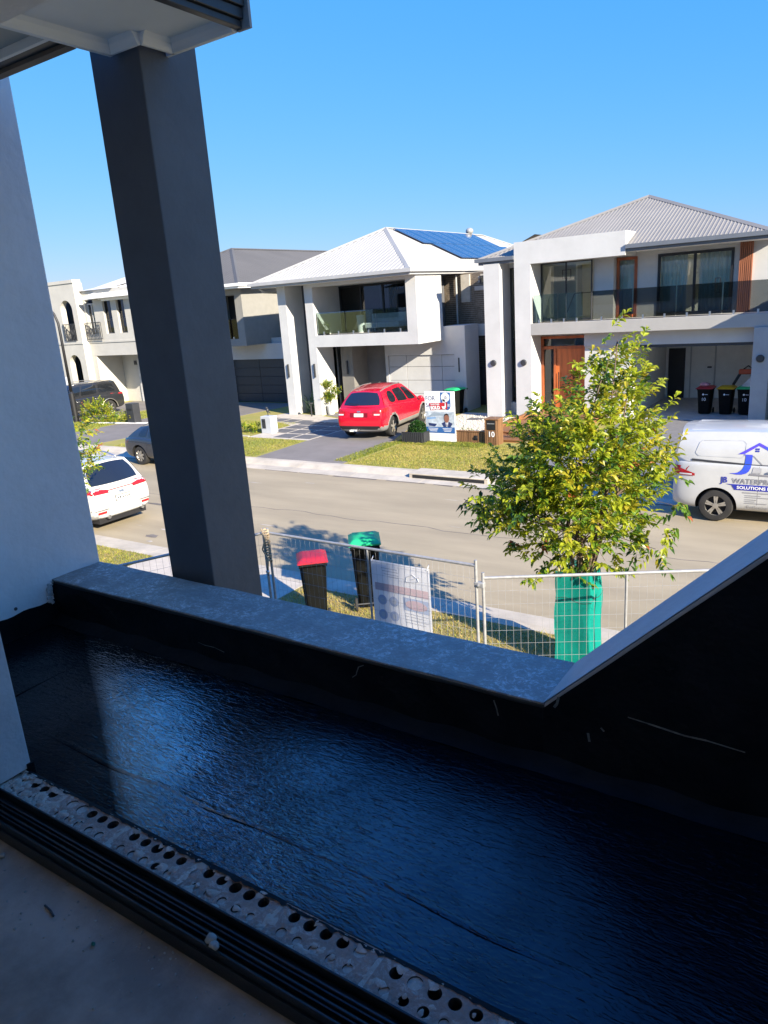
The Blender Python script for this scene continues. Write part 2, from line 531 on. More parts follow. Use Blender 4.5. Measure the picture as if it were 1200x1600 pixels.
def membrane():
    m = bpy.data.materials.new('black_membrane_painted_gloss')
    m.use_nodes = True
    N, L = m.node_tree.nodes, m.node_tree.links
    b = N['Principled BSDF']
    b.inputs['Base Color'].default_value = (.006, .006, .008, 1)
    b.inputs['Roughness'].default_value = .06
    b.inputs['IOR'].default_value = 2.9
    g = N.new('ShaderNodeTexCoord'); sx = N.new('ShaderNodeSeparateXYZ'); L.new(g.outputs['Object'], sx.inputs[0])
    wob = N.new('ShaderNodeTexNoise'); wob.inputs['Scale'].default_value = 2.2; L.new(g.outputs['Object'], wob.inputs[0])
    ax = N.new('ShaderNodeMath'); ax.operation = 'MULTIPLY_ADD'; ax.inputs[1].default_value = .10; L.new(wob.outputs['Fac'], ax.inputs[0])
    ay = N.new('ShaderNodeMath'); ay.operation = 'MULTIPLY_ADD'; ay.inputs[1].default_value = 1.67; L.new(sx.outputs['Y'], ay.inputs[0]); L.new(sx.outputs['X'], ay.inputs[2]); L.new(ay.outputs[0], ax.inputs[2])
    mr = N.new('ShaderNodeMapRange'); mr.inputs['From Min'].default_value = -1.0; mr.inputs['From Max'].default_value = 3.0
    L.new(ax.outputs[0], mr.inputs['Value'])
    refl_ramp = N.new('ShaderNodeValToRGB'); cr = refl_ramp.color_ramp  # reflection patches painted into the specular level, following the wall's mirrored edge
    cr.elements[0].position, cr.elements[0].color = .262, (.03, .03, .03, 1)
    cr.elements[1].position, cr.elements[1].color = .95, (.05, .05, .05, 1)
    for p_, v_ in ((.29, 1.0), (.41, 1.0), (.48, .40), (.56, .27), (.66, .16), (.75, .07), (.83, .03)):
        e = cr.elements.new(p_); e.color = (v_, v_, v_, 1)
    L.new(mr.outputs[0], refl_ramp.inputs[0])
    my = N.new('ShaderNodeMapRange'); my.inputs['From Min'].default_value = 1.08; my.inputs['From Max'].default_value = 1.55; my.inputs['To Min'].default_value = .38  # painted reflection also dims towards the sill
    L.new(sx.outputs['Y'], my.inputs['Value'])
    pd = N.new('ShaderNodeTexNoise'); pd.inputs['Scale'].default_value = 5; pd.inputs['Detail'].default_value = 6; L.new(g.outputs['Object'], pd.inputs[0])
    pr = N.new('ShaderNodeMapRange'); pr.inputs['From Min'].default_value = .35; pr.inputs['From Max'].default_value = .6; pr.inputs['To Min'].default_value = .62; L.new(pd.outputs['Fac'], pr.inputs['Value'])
    mw = N.new('ShaderNodeMath'); mw.operation = 'MULTIPLY'; L.new(refl_ramp.outputs[0], mw.inputs[0]); L.new(my.outputs[0], mw.inputs[1])
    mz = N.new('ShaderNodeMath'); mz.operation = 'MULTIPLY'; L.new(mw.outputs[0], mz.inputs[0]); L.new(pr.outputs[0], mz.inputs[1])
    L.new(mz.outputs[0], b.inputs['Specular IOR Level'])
    tc = N.new('ShaderNodeTexCoord')
    hs = []
    for sc, st, dist, w in ((44, (.42, 1.5, 1), 1.0, .55), (110, (.5, 1.3, 1), .6, .22), (5, (.6, 1.2, 1), .4, .35)):
        mp = N.new('ShaderNodeMapping'); mp.inputs['Scale'].default_value = st
        mp.inputs['Rotation'].default_value = (0, 0, math.radians(12))
        L.new(tc.outputs['Object'], mp.inputs[0])
        nz = N.new('ShaderNodeTexNoise'); nz.inputs['Scale'].default_value = sc; nz.inputs['Detail'].default_value = 2.5
        nz.inputs['Distortion'].default_value = dist
        L.new(mp.outputs[0], nz.inputs[0])
        mu = N.new('ShaderNodeMath'); mu.operation = 'MULTIPLY'; mu.inputs[1].default_value = w
        L.new(nz.outputs['Fac'], mu.inputs[0])
        hs.append(mu)
    a1 = N.new('ShaderNodeMath'); a1.operation = 'ADD'
    L.new(hs[0].outputs[0], a1.inputs[0]); L.new(hs[1].outputs[0], a1.inputs[1])
    a2 = N.new('ShaderNodeMath'); a2.operation = 'ADD'
    L.new(a1.outputs[0], a2.inputs[0]); L.new(hs[2].outputs[0], a2.inputs[1])
    bp = N.new('ShaderNodeBump'); bp.inputs['Strength'].default_value = .75; bp.inputs['Distance'].default_value = .0085
    L.new(a2.outputs[0], bp.inputs['Height']); L.new(bp.outputs[0], b.inputs['Normal'])
    return m


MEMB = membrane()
FZ = 3.30                       # balcony floor
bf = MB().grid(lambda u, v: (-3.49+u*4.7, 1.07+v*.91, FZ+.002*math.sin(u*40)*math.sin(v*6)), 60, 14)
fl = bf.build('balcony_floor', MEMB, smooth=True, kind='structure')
# lap seams and the fillet bead where floor meets parapet
for (xa, xb, y0, hgt, wd) in ((-3.4, 1.2, 1.285, .0022, .012),):
    mb = MB()
    n = 60
    def seam(u, v, xa=xa, xb=xb, y0=y0, hgt=hgt, wd=wd):
        x = xa+(xb-xa)*u
        y = y0+.008*math.sin(u*17)+.004*math.sin(u*61)+(v-.5)*2*wd
        return (x, y, FZ+.001+hgt*(1-(2*v-1)**2))
    mb.grid(seam, n, 4)
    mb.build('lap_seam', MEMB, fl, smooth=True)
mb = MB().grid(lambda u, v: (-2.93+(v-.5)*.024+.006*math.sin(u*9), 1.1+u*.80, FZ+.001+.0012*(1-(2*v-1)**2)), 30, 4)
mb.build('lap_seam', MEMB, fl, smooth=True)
mb = MB().grid(lambda u, v: (-3.49+4.7*u, 1.98-.055*(1-v)-.001, FZ+.001+.05*v**1.6+.002*math.sin(u*90)), 70, 5)
mb.build('fillet_bead', BITU, fl, smooth=True)

# parapet
pw = thing('parapet_wall', 'low balcony parapet with scuffed blue-grey top and black painted inner face', 'parapet', (-2.1, 2.1, 3.3))
MB().box(-3.49, -.79, 1.985, 2.262, 2.9, 3.518).build('core', DARKG, pw)
mb = MB().grid(lambda u, v: (-3.49+2.70*u, 1.978+.294*v, 3.53+.0025*math.sin(u*31+v*2)*math.sin(v*5+u*9)), 90, 10)
mb.box(-3.49, -.79, 1.978, 2.272, 3.522, 3.5285)
mb.build('coping', COPING, pw)
mb = MB().grid(lambda u, v: (-3.49+2.70*u, 1.972+.003*math.sin(u*50+v*7), 3.30+.212*v), 80, 8)
mb.build('membrane_upstand', BITU, pw, smooth=True)
# scrapes through the black paint
SCRAPE = mat('bare_scrape', (.20, .20, .18), .9, var=.3, vscale=30)


def scrape(parent, pts, w):
    mb = MB()
    for i in range(len(pts)-1):
        a, b = Vector(pts[i]), Vector(pts[i+1])
        d = (b-a).normalized()
        s = d.cross(Vector((0, -1, 0)))*w*(.5+.5*math.sin(3.1*(i+.5)/max(1, len(pts)-1)))
        mb.add([a-s, b-s, b+s, a+s], [(0, 1, 2, 3)])
    mb.build('scrape_mark', SCRAPE, parent)


scrape(pw, [(-1.49, 1.966, 3.505), (-1.515, 1.966, 3.492), (-1.525, 1.966, 3.470), (-1.530, 1.966, 3.455), (-1.55, 1.966, 3.44)], .0022)
scrape(pw, [(-2.40, 1.966, 3.405), (-2.36, 1.966, 3.40), (-2.30, 1.966, 3.402), (-2.24, 1.966, 3.392)], .0018)
scrape(pw, [(-.96, 1.966, 3.50), (-.95, 1.966, 3.47), (-.945, 1.966, 3.445)], .003)

# raking end wall rising at 45 degrees
XR = 1.25
ZR = 3.53+(XR+.79)*.985
rw = thing('raking_wall', 'black balcony end wall with a pale sloping top rising to the right', 'wall', (0, 2.1, 3.3))
MB().prism([(-.788, 2.9), (XR, 2.9), (XR, ZR-.012), (-.788, 3.518)], 'y', 1.985, 2.262).build('core', DARKG, rw)
mb = MB().grid(lambda u, v: (-.79+(XR+.79)*u, 1.978+.294*v, 3.53+(ZR-3.53)*u), 50, 8)
mb.prism([(-.786, 3.512), (XR, ZR-.018), (XR, ZR-.0015), (-.786, 3.5285)], 'y', 1.978, 2.272)
mb.build('coping', RAKEM, rw)
mb = MB().grid(lambda u, v: (-.79+(XR+.79)*u, 1.972+.003*math.sin(u*40+v*7), 3.30+(.212+(ZR-3.53)*u)*v), 40, 12)
mb.build('membrane_upstand', BITU, rw, smooth=True)
scrape(rw, [(-.52, 1.966, 3.56), (-.46, 1.966, 3.555), (-.36, 1.966, 3.545), (-.30, 1.966, 3.547), (-.2, 1.966, 3.54)], .003)
scrape(rw, [(-.64, 1.966, 3.47), (-.635, 1.966, 3.44)], .004)
scrape(rw, [(-.60, 1.966, 3.50), (-.59, 1.966, 3.49)], .003)
scrape(rw, [(-.735, 1.966, 3.57), (-.74, 1.966, 3.545), (-.75, 1.966, 3.53)], .005)
MB().box(XR, XR+.3, 1.09, 2.27, 0, ZR).build('right_end_wall', WALLM, kind='structure')

# white side wall at the left end
sw = thing('side_wall', 'tall white rendered wall at the left end of the balcony', 'wall', (-3.6, 1.7, 3.3))
MB().box(-3.79, -3.49, 1.092, 2.272, 2.9, 6.0).build('wall', WALLM, sw, bevel=.006)
mb = MB().grid(lambda u, v: (-3.484+.003*math.sin(u*20), 1.075+.9*u, 3.30+(.122+.004*math.sin(u*33))*v), 30, 4)
mb.build('membrane_upstand', BITU, sw, smooth=True)
mb = MB()
for k in range(16):
    mb.blob((-3.478, 1.965-.03*random.random(), 3.41+.11*k/16), random.uniform(.006, .014), 1, .35, squash=(.5, 1, 1))
mb.build('mortar_dags', JAMBM, sw)
MB().lathe([(0, 0), (.008, 0), (.009, .004), (0, .005)], (-3.4895, 1.76, 3.45), 'x', 10).build('screw_plug', DARKG, sw)

# door jamb, slab and room behind the camera
jw = thing('door_jamb', 'grey rendered door jamb at the lower left standing on the brick sill', 'door jamb', (-2.4, .9, 3.3))
MB().box(-3.79, -2.283, .70, 1.088, 3.356, 6.0).build('jamb', JAMBM, jw, bevel=.004)
MB().box(-2.295, -2.275, 1.072, 1.094, 3.30, 3.375).build('membrane_corner', BITU, jw)
MB().box(-4.2, 6, -6, .8615, 3.0, 3.298).build('room_floor', ROOMF, kind='structure')
MB().box(-3.8, 6, .94, 2.262, 2.6, 3.29).build('balcony_slab', DARKG, kind='structure')
MB().box(-4.2, 1.39, -3.7, .95, 5.86, 6.1).build('room_ceiling', WHITE, kind='structure')
MB().box(-4.2, -2.9, -3.7, -3.5, 3.3, 5.86).box(-2.9, 1.6, -3.7, -3.5, 5.7, 5.86).box(-2.9, 1.6, -3.7, -3.5, 3.3, 4.75).build('room_back_wall', INNER, kind='structure')
MB().box(1.42, 1.6, -3.5, -3.01, 3.3, 5.86).build('room_right_wall', INNER, kind='structure')
MB().box(-3.2, -3.0, -3.5, .70, 3.3, 5.86).build('room_left_wall', INNER, kind='structure')
mb = MB().box(-2.283, 1.4, .70, 1.088, 5.44, 5.86).box(1.3, 1.39, .70, 1.088, 3.3, 5.86)
mb.build('facade_wall', WALLM, kind='structure')
MB().box(1.4, 9, -3, 1.08, 2.96, 8.7).build('sun_blocker', WALLM, kind='structure')  # unseen tall block added to keep sun off the column and side wall
MB().box(-3.79, 8, -9, .93, 0, 2.95).box(-3.79, 6, .93, 2.2, 0, 2.58).build('lower_storey_wall', WHITE, kind='structure')
MB().prism([(-4.3, 6.101), (1.0, 6.12), (1.0, 6.2), (-1.6, 7.3), (-4.3, 6.2)], 'x', -4.4, 1.38).build('own_roof', CHAR, kind='structure')

# brick sill with its row of core holes
BRK = scuffed('raw_brick', (.42, .275, .205), (.74, .62, .50), .95)
BRK.node_tree.nodes['Bump'].inputs['Strength'].default_value = 1.0
MORT = scuffed('smeared_mortar', (.56, .44, .335), (.80, .69, .57), .95)
HOLE = mat('dark_brick_core', (.06, .045, .038), .95, var=.4, vscale=40)  # darker brown than the brick face, used inside the core holes
sill = thing('brick_sill', 'row of bare cored bricks with smeared mortar under the door track', 'brick sill', (-1, 1.02, 3.3))


def brick_mesh(filled=()):
    mb = MB()
    cw, rw_ = .050, .052
    n = 16
    x0 = -cw*2.5
    for r in range(2):
        for c in range(5):
            cx, cy = x0+cw*(c+.5), (.026 if r == 0 else -.026)+.003+(0 if r == 0 else .002)
            rad = (.0165 if r == 0 else .0125)*random.uniform(.9, 1.1)
            sq, ci = [], []
            for k in range(n):
                t = 2*math.pi*k/n
                m_ = max(abs(math.cos(t)), abs(math.sin(t)))
                sx, sy = math.cos(t)/m_, math.sin(t)/m_
                sx = 1 if sx > .98 else -1 if sx < -.98 else sx
                sq.append((cx+sx*cw/2, cy+sy*rw_/2, .0))
                ci.append((cx+rad*math.cos(t), cy+rad*math.sin(t)*1.02, -.0015))
            dep = -.006 if (r, c) in filled else -.055
            lo = [(p[0], p[1], dep) for p in ci]
            mb.add(sq+ci, [(k, (k+1) % n, n+(k+1) % n, n+k) for k in range(n)], 0)
            mb.add(ci+lo, [(k, (k+1) % n, n+(k+1) % n, n+k) for k in range(n)], 1)
            mb.add(lo, [tuple(range(n))], 2 if (r, c) in filled else 1)
    for (ax, bx) in ((-.145, x0), (-x0, .145)):
        mb.add([(ax, -.052, 0), (bx, -.052, 0), (bx, .055, 0), (ax, .055, 0)], [(0, 1, 2, 3)], 0)
    mb.add([(-.145, -.052, 0), (.145, -.052, 0), (.145, .055, 0), (-.145, .055, 0), (-.145, -.052, -.06), (.145, -.052, -.06), (.145, .055, -.06), (-.145, .055, -.06)],
           [(0, 1, 5, 4), (1, 2, 6, 5), (2, 3, 7, 6), (3, 0, 4, 7)], 0)
    return mb.mesh('brick', [BRK, HOLE, MORT])


ROWB = {(1, 0), (1, 1), (1, 2), (1, 3), (1, 4)}
bvars = [brick_mesh(ROWB-{(1, 3)}), brick_mesh(ROWB | {(0, 4)}), brick_mesh(ROWB | {(0, 0), (0, 1)}), brick_mesh(ROWB-{(1, 1), (1, 2)} | {(0, 1)})]
order = [2, 2, 0, 0, 1, 3, 0, 1, 0, 0, 0]
for k in range(11):
    o = bpy.data.objects.new('brick', bvars[order[k]])
    COL.objects.link(o)
    o.parent = sill
    o.location = (-2.185+.303*k+1, 1.013-1.02+random.uniform(-.003, .003), 3.35-3.3+random.uniform(-.002, .002))
    o.rotation_euler = (0, 0, random.uniform(-.01, .01))
mb = MB()
for k in range(12):
    x = -2.185-.1515+.303*k
    def joint(u, v, x=x):
        return (x+(u-.5)*.022+.004*math.sin(v*11+x), .962+.108*v, 3.348+.004*random.random())
    mb.grid(joint, 4, 14)
# smears and dags of mortar over the brick tops
for k in range(300):
    x = random.uniform(-2.28, .9)
    if k < 110: x = random.uniform(-2.30, -2.02)
    y = random.choice((random.uniform(.965, .985), random.uniform(.965, 1.003), random.uniform(.995, 1.012), random.uniform(1.058, 1.068), random.uniform(.965, 1.068) if x < -2.0 or k % 5 == 0 else 1.06))
    r = random.uniform(.004, .019)
    n = random.randint(7, 11)
    st = random.uniform(.5, 1.6)
    z = 3.3508+random.uniform(0, .0015)
    rim = [(x+r*st*random.uniform(.55, 1.2)*math.cos(2*math.pi*q/n), y+r*random.uniform(.55, 1.2)*math.sin(2*math.pi*q/n), z-.003) for q in range(n)]
    rim = [(a, min(1.070, max(.963, b)), c) for a, b, c in rim]
    top = [(x+(a-x)*.55, y+(b-y)*.55, z+random.uniform(.0002, .0016)) for a, b, c in rim]
    mb.add(rim+top, [(q, (q+1) % n, n+(q+1) % n, n+q) for q in range(n)]+[tuple(range(n, 2*n))])
mb.build('mortar_smear', MORT, sill, smooth=True, kind='stuff')
MB().box(-2.283, 1.3, 1.066, 1.074, 3.296, 3.347).build('membrane_edge', BITU, sill)
mb = MB()
n = 260
ys = [1.064-abs(random.gauss(0, .004))-(.014*random.random() if random.random() < .06 else 0) for _ in range(n+1)]
for k in range(n):
    xa, xb = -2.283+3.5*k/n, -2.283+3.5*(k+1)/n
    mb.add([(xa, ys[k], 3.3535), (xb, ys[k+1], 3.3535), (xb, 1.076, 3.350), (xa, 1.076, 3.350), (xb, 1.080, 3.300), (xa, 1.080, 3.300)], [(0, 1, 2, 3), (3, 2, 4, 5)])
mb.build('membrane_lip', BITU, sill)

# sliding door track
ALU = mat('black_powder_coat', (.016, .017, .020), .32, var=.2, vscale=25, bump=.08, bscale=200)
dt = thing('door_track', 'black aluminium sliding door track along the inner edge of the brick sill', 'door track', (-.5, .9, 3.35))
MB().box(-2.283, 1.3, .868, .962, 3.325, 3.338).build('base', ALU, dt)
for y, h in ((.959, 3.366), (.931, 3.358), (.923, 3.352), (.902, 3.358), (.894, 3.352), (.871, 3.360)):
    MB().box(-2.283, 1.3, y-.0028, y+.0028, 3.334, h).build('rail', ALU, dt, bevel=.0012)
MB().box(-2.283, 1.3, .862, .868, 3.298, 3.338).build('flange', ALU, dt)
# crumbs and litter left by the builders
CRUMB = mat('mortar_crumb', (.42, .38, .31), .95, var=.2, vscale=40)
for x, y, z, r, lab, nm in (
        (-1.195, .884, 3.368, .014, 'larger of two mortar lumps caught in the door track', 'mortar_lump'),
        (-1.175, .874, 3.368, .011, 'smaller mortar lump beside the larger one on the door track', 'mortar_lump'),
        (-2.02, .822, 3.306, .009, 'single pale pebble on the concrete beside the door track', 'pebble')):
    o = MB().blob((x, y, z), r, 2, .22, squash=(1.1, .9, .8)).build(nm, CRUMB, smooth=True)
    o['label'], o['category'] = lab, 'rubble'
o = MB().tube([(-1.73, .775, 3.303), (-1.70, .772, 3.303), (-1.675, .765, 3.303)], .003, 6).build('screw', CHAR)
o['label'], o['category'] = 'dark screw lying on the bare concrete floor', 'screw'
o = MB().blob((-1.50, .762, 3.305), .010, 1, .4, squash=(1, .6, .5)).build('plastic_scrap', mat('green_plastic', (.03, .16, .09), .4))
o['label'], o['category'] = 'scrap of dark green plastic on the concrete floor', 'scrap'
mb = MB()
for k in range(140):
    mb.blob((random.uniform(-2.2, -.6), .860-abs(random.gauss(0, .09))-.006, 3.299), random.uniform(.0012, .004), 1, .4)
mb.build('grit', CRUMB, kind='stuff', label='fine builder grit scattered along the track', category='grit')

# column and eave
pc = thing('square_column', 'dark slate square column rising outside the parapet to the eave', 'column', (-2.8, 2.47, 3))
MB().box(-2.955, -2.643, 2.318, 2.642, 0, 5.98).build('shaft', POSTM, pc, bevel=.006)
ev = thing('eave', 'white lined eave with a dark stepped gutter above the column', 'eave', (-2.5, 1.5, 5.9))
MB().prism([(-2.78, -.4), (-2.24, -.4), (-2.24, 2.46), (-2.60, 2.46), (-2.60, 2.29), (-2.78, 2.29)], 'z', 5.905, 6.0).build('soffit_lining', SOFFIT, ev)
mb = MB()


def cove(p, q, nrm):
    """small cove bead along p-q, standing towards nrm"""
    p, q, nrm = Vector(p), Vector(q), Vector(nrm)
    prof = [(0, 0), (.012, 0), (.020, .012), (.026, .030), (.040, .046), (0, .046)]
    vs = [e+nrm*a+Vector((0, 0, b)) for e in (p, q) for a, b in prof]
    n = len(prof)
    mb.add(vs, [(i, (i+1) % n, n+(i+1) % n, n+i) for i in range(n)]+[tuple(range(n)), tuple(range(2*n-1, n-1, -1))])


zl = 5.86
cove((-2.782, -.4, zl), (-2.782, 2.292, zl), (1, 0, 0))
cove((-2.782, 2.292, zl), (-2.598, 2.292, zl), (0, -1, 0))
cove((-2.598, 2.292, zl), (-2.598, 2.462, zl), (1, 0, 0))
cove((-2.598, 2.462, zl), (-2.238, 2.462, zl), (0, -1, 0))
mb.build('cove_trim', SOFFIT, ev)
MB().box(-2.80, -2.784, -.4, 2.30, 5.862, 6.25).box(-2.78, -2.2392, 2.464, 2.478, 5.863, 6.25).build('fascia', SOFFIT, ev)
mb = MB()
for k, (x1, z0, z1) in enumerate(((-2.205, 5.868, 5.895), (-2.192, 5.895, 5.935), (-2.180, 5.935, 5.985), (-2.168, 5.985, 6.13))):
    mb.box(-2.239, x1, -.4, 2.47, z0+.002, z1)
mb.build('gutter', CHAR, ev, bevel=.003)
MB().box(-2.236, -2.165, 2.4715, 2.485, 5.864, 6.135).build('gutter_end', mat('sunlit_end_cap', (.33, .30, .27), .6), ev)  # sunlight on the gutter end is put into this lighter, warmer colour
MB().box(-2.238, -2.165, -.4, 2.477, 6.14, 6.3).build('roof_edge', CHAR, ev)
# lower soffit continuing left to the white wall
e2 = thing('porch_soffit', 'narrow cream soffit strip with dark edge between white wall and eave', 'soffit', (-3.1, 1.5, 5.9))
MB().box(-3.79, -2.80, -.4, 2.01, 5.90, 6.0).build('soffit_lining', CREAM, e2)
MB().box(-3.79, -2.803, 2.012, 2.032, 5.868, 6.0).build('cove_trim', SOFFIT, e2)
MB().box(-3.79, -2.803, 2.034, 2.095, 5.875, 6.0).build('shadow_gap', BLACK, e2)
MB().box(-3.79, -2.803, 2.097, 2.14, 5.860, 6.02).build('edge_batten', mat('weathered_batten', (.20, .16, .13), .8, var=.2), e2)

# ------------------------------------------------------------------ houses across the street
def window(parent, Y, x0, x1, z0, z1, fm, gm, nx=1, nz=1, fw=.05, dep=.08, name='window', zs=None, xs=None, pane=None):
    """framed window facing the street: frame is a part, each pane its sub-part"""
    xs = xs or [x0+(x1-x0)*i/nx for i in range(nx+1)]
    zs = zs or [z0+(z1-z0)*i/nz for i in range(nz+1)]
    mb = MB()
    mb.box(x0, x1, Y-dep/2, Y+dep/2, z0, z0+fw).box(x0, x1, Y-dep/2, Y+dep/2, z1-fw, z1)
    mb.box(x0, x0+fw, Y-dep/2+.001, Y+dep/2-.001, z0+fw, z1-fw).box(x1-fw, x1, Y-dep/2+.001, Y+dep/2-.001, z0+fw, z1-fw)
    for x in xs[1:-1]:
        mb.box(x-fw/2, x+fw/2, Y-dep/2+.002, Y+dep/2-.002, z0+fw, z1-fw)
    for z in zs[1:-1]:
        mb.box(x0+fw, x1-fw, Y-dep/2+.003, Y+dep/2-.003, z-fw/2, z+fw/2)
    fr = mb.build(name, fm, parent)
    for i in range(len(xs)-1):
        for j in range(len(zs)-1):
            a, b = xs[i]+fw*.5, xs[i+1]-fw*.5
            c, d = zs[j]+fw*.5, zs[j+1]-fw*.5
            MB().add([(a, Y, c), (b, Y, c), (b, Y, d), (a, Y, d)], [(0, 1, 2, 3)]).build('pane', gm, fr, recalc=False)
    return fr


def roof_sheet(name, m, parent, x0, x1, y0, y1, z, apex_y, ridge_y, ridge_x, zr, pitch=.16, h=.028, faces='flr'):
    """hipped ribbed metal roof: eave rectangle at height z, ridge from apex_y to ridge_y at ridge_x, height zr"""
    mb = MB()
    prof = ((0, 0), (.55, 0), (.66, 1), (.89, 1), (1.0, 0))

    def strip(a0, a1, pt_bottom, pt_top):
        n = max(1, int(abs(a1-a0)/pitch))
        vs, fs = [], []
        for i in range(n):
            for t, hh in prof[:-1] if i < n-1 else prof:
                a = a0+(a1-a0)*(i+t)/n
                p, q = pt_bottom(a), pt_top(a)
                vs += [(p[0], p[1], p[2]+hh*h), (q[0], q[1], q[2]+hh*h)]
        for k in range(len(vs)//2-1):
            fs.append((2*k, 2*k+2, 2*k+3, 2*k+1))
        mb.add(vs, fs)
    if 'f' in faces:
        def top(x):
            t = (x-x0)/(ridge_x-x0) if x < ridge_x else (x1-x)/(x1-ridge_x)
            return (x, y0+(apex_y-y0)*t, z+(zr-z)*t)
        strip(x0, x1, lambda x: (x, y0, z), top)
    for side, xe in (('l', x0), ('r', x1)):
        if side in faces:
            def top2(y, xe=xe):
                t = (y-y0)/(apex_y-y0) if y < apex_y else (1 if y < ridge_y else (y1-y)/max(.01, y1-ridge_y))
                return (xe+(ridge_x-xe)*t, y, z+(zr-z)*t)
            strip(y0, y1, lambda y, xe=xe: (xe, y, z), top2)
    sh = mb.build(name, m, parent, recalc=False)
    # hip and ridge capping
    mb = MB()
    ap, rb = Vector((ridge_x, apex_y, zr+.03)), Vector((ridge_x, ridge_y, zr+.03))
    for a, b in ((Vector((x0, y0, z+.03)), ap), (Vector((x1, y0, z+.03)), ap), (ap, rb), (rb, Vector((x1, y1, z+.03)))):
        d = (b-a).normalized(); s = d.cross(Vector((0, 0, 1))).normalized()*.13; u = s.cross(d).normalized()
        mb.add([a-s-u*.045, b-s-u*.045, b+u*.03, a+u*.03, b+s-u*.045, a+s-u*.045], [(0, 1, 2, 3), (3, 2, 4, 5)])
    mb.build('ridge_cap', m, sh, recalc=False)
    return sh


def gutters(parent, x0, x1, y0, y1, z, m, sm, front=None):
    """quad gutter round front and both sides and a soffit back to the walls"""
    mb = MB()
    for a, b in (front or ((x0-.11, x1+.11),)):
        mb.box(a, b, y0-.12, y0, z-.10, z+.035)
    mb.box(x0-.11, x0, y0+.001, y1, z-.099, z+.034).box(x1, x1+.11, y0+.001, y1, z-.099, z+.034)
    mb.box(x0+.001, x1-.001, y0+.001, y0+.03, z-.2, z-.03)
    mb.box(x1-.03, x1-.001, y0+.031, y1, z-.2, z-.03).box(x0+.001, x0+.03, y0+.031, y1, z-.2, z-.03)
    mb.build('gutter', m, parent)
    MB().box(x0+.032, x1-.032, y0+.032, y1, z-.19, z-.165).build('soffit', sm, parent)


def railing_glass(parent, Y, x0, x1, z0, z1, n, gm, thick=.014):
    w = (x1-x0)/n
    for i in range(n):
        g = MB().box(x0+i*w+.02, x0+(i+1)*w-.02, Y-thick/2, Y+thick/2, z0, z1).build('glass_panel', gm, parent)
        for k in (.25, .75):
            x = x0+i*w+w*k
            MB().box(x-.03, x+.03, Y-.035, Y+.035, z0-.06, z0+.09).build('spigot', STEEL, g)


def round_light(parent, x, y, z):
    MB().lathe([(0, -.07), (.10, -.07), (.125, -.03), (.125, 0)], (x, y, z), 'y', 20).build('wall_light', CHAR, parent, smooth=35)


ROOF3 = mat('mid_grey_steel_roof', (.245, .232, .21), .65, spec=.25, var=.06, vscale=.6)
ROOF2 = mat('pale_grey_steel_roof', (.40, .385, .35), .65, spec=.25, var=.05, vscale=.6)
ROOF1 = mat('slate_steel_roof', (.115, .11, .102), .65, spec=.25, var=.06, vscale=.6)
GUT3 = mat('blue_grey_gutter', (.13, .145, .17), .5, var=.05)
GUT2 = mat('silver_gutter', (.40, .40, .40), .5, var=.05)
FILL_CURTAIN = mat('pale_fill_curtain', (.86, .83, .74), .9, var=.08, vscale=2, stretch=(6, 1, .1))  # pale sheets added behind panes in place of window reflections

# ---- number 10, the white house on the right
h3 = thing('white_house', 'white two storey house with grey ribbed roof, smoked balcony glass and open garage', 'house', (-8, 27, 0))
mb = MB()
mb.box(-13.07, -12.40, 27.0, 28.3, 0, 5.93)                          # left fin
mb.box(-12.399, -11.791, 27.85, 28.2, 0, .50).box(-12.399, -11.791, 27.85, 28.2, 5.75, 5.95)
mb.box(-11.79, -11.14, 27.0, 28.3, 0, 5.80)                          # portal post
mb.box(-11.79, -7.65, 27.0, 28.35, 5.801, 6.61)                      # portal head
mb.box(-9.13, -8.38, 28.15, 28.6, 3.632, 5.80)
mb.box(-8.379, -2.95, 28.5, 28.7, 5.78, 6.0).box(-8.379, -8.36, 28.5, 28.7, 3.63, 5.78)
mb.box(-7.62, -6.90, 28.5, 28.7, 3.632, 5.779).box(-4.40, -2.95, 28.5, 28.7, 3.632, 5.779)
mb.box(-11.139, -9.231, 28.05, 28.3, 3.08, 3.2)
mb.box(-9.23, -7.52, 27.55, 28.3, 0, 2.70).box(-9.23, -3.43, 27.45, 27.75, 2.70, 3.199)
mb.box(-13.07, -12.9, 28.301, 38, 0, 6.0).box(-3.0, -2.82, 28.701, 29.9, 0, 6.0)
mb.build('wall', WHITE, h3)
MB().box(-11.139, -2.93, 27.0, 28.49, 3.2, 3.63).build('balcony_slab', GREYW, h3, bevel=.01)
MB().box(-3.44, -2.93, 26.93, 27.7, 0, 3.199).build('pier', mat('grey_pier_paint', (.34, .35, .36), .8, var=.05), h3, bevel=.01)
# rooms behind the glass, with a far wall added to brighten the upper windows
mb = MB()
mb.box(-12.9, -3.0, 33.0, 33.1, 0, 3.61).box(-13.5, -2.5, 38.0, 38.2, 0, 6.1).box(-12.9, -3.0, 28.72, 33, 5.82, 5.9).box(-12.9, -3.0, 28.72, 33, 3.3, 3.62)
mb.box(-9.0, -8.85, 28.71, 33, 3.62, 5.82).box(-7.66, -7.53, 28.31, 32.99, 0, 3.29).box(-3.42, -3.2, 27.76, 32.99, 0, 3.29)
mb.box(-12.2, -11.2, 32.2, 32.4, 0, 5.8)
mb.build('interior_wall', INNER, h3)
MB().box(-7.52, -3.43, 27.76, 32.99, 2.72, 2.78).build('garage_ceiling', INNER, h3)
MB().box(-12.9, -3.43, 27.56, 33, .0, .022).build('garage_floor', mat('garage_slab', (.42, .42, .42), .6, var=.1), h3)
d = MB().box(-7.4, -6.75, 32.9, 32.985, .03, 2.1).build('back_door', BLACK, h3)
MB().box(-5.85, -5.7, 32.85, 32.98, 1.28, 1.33).build('door_handle', CHAR, h3)
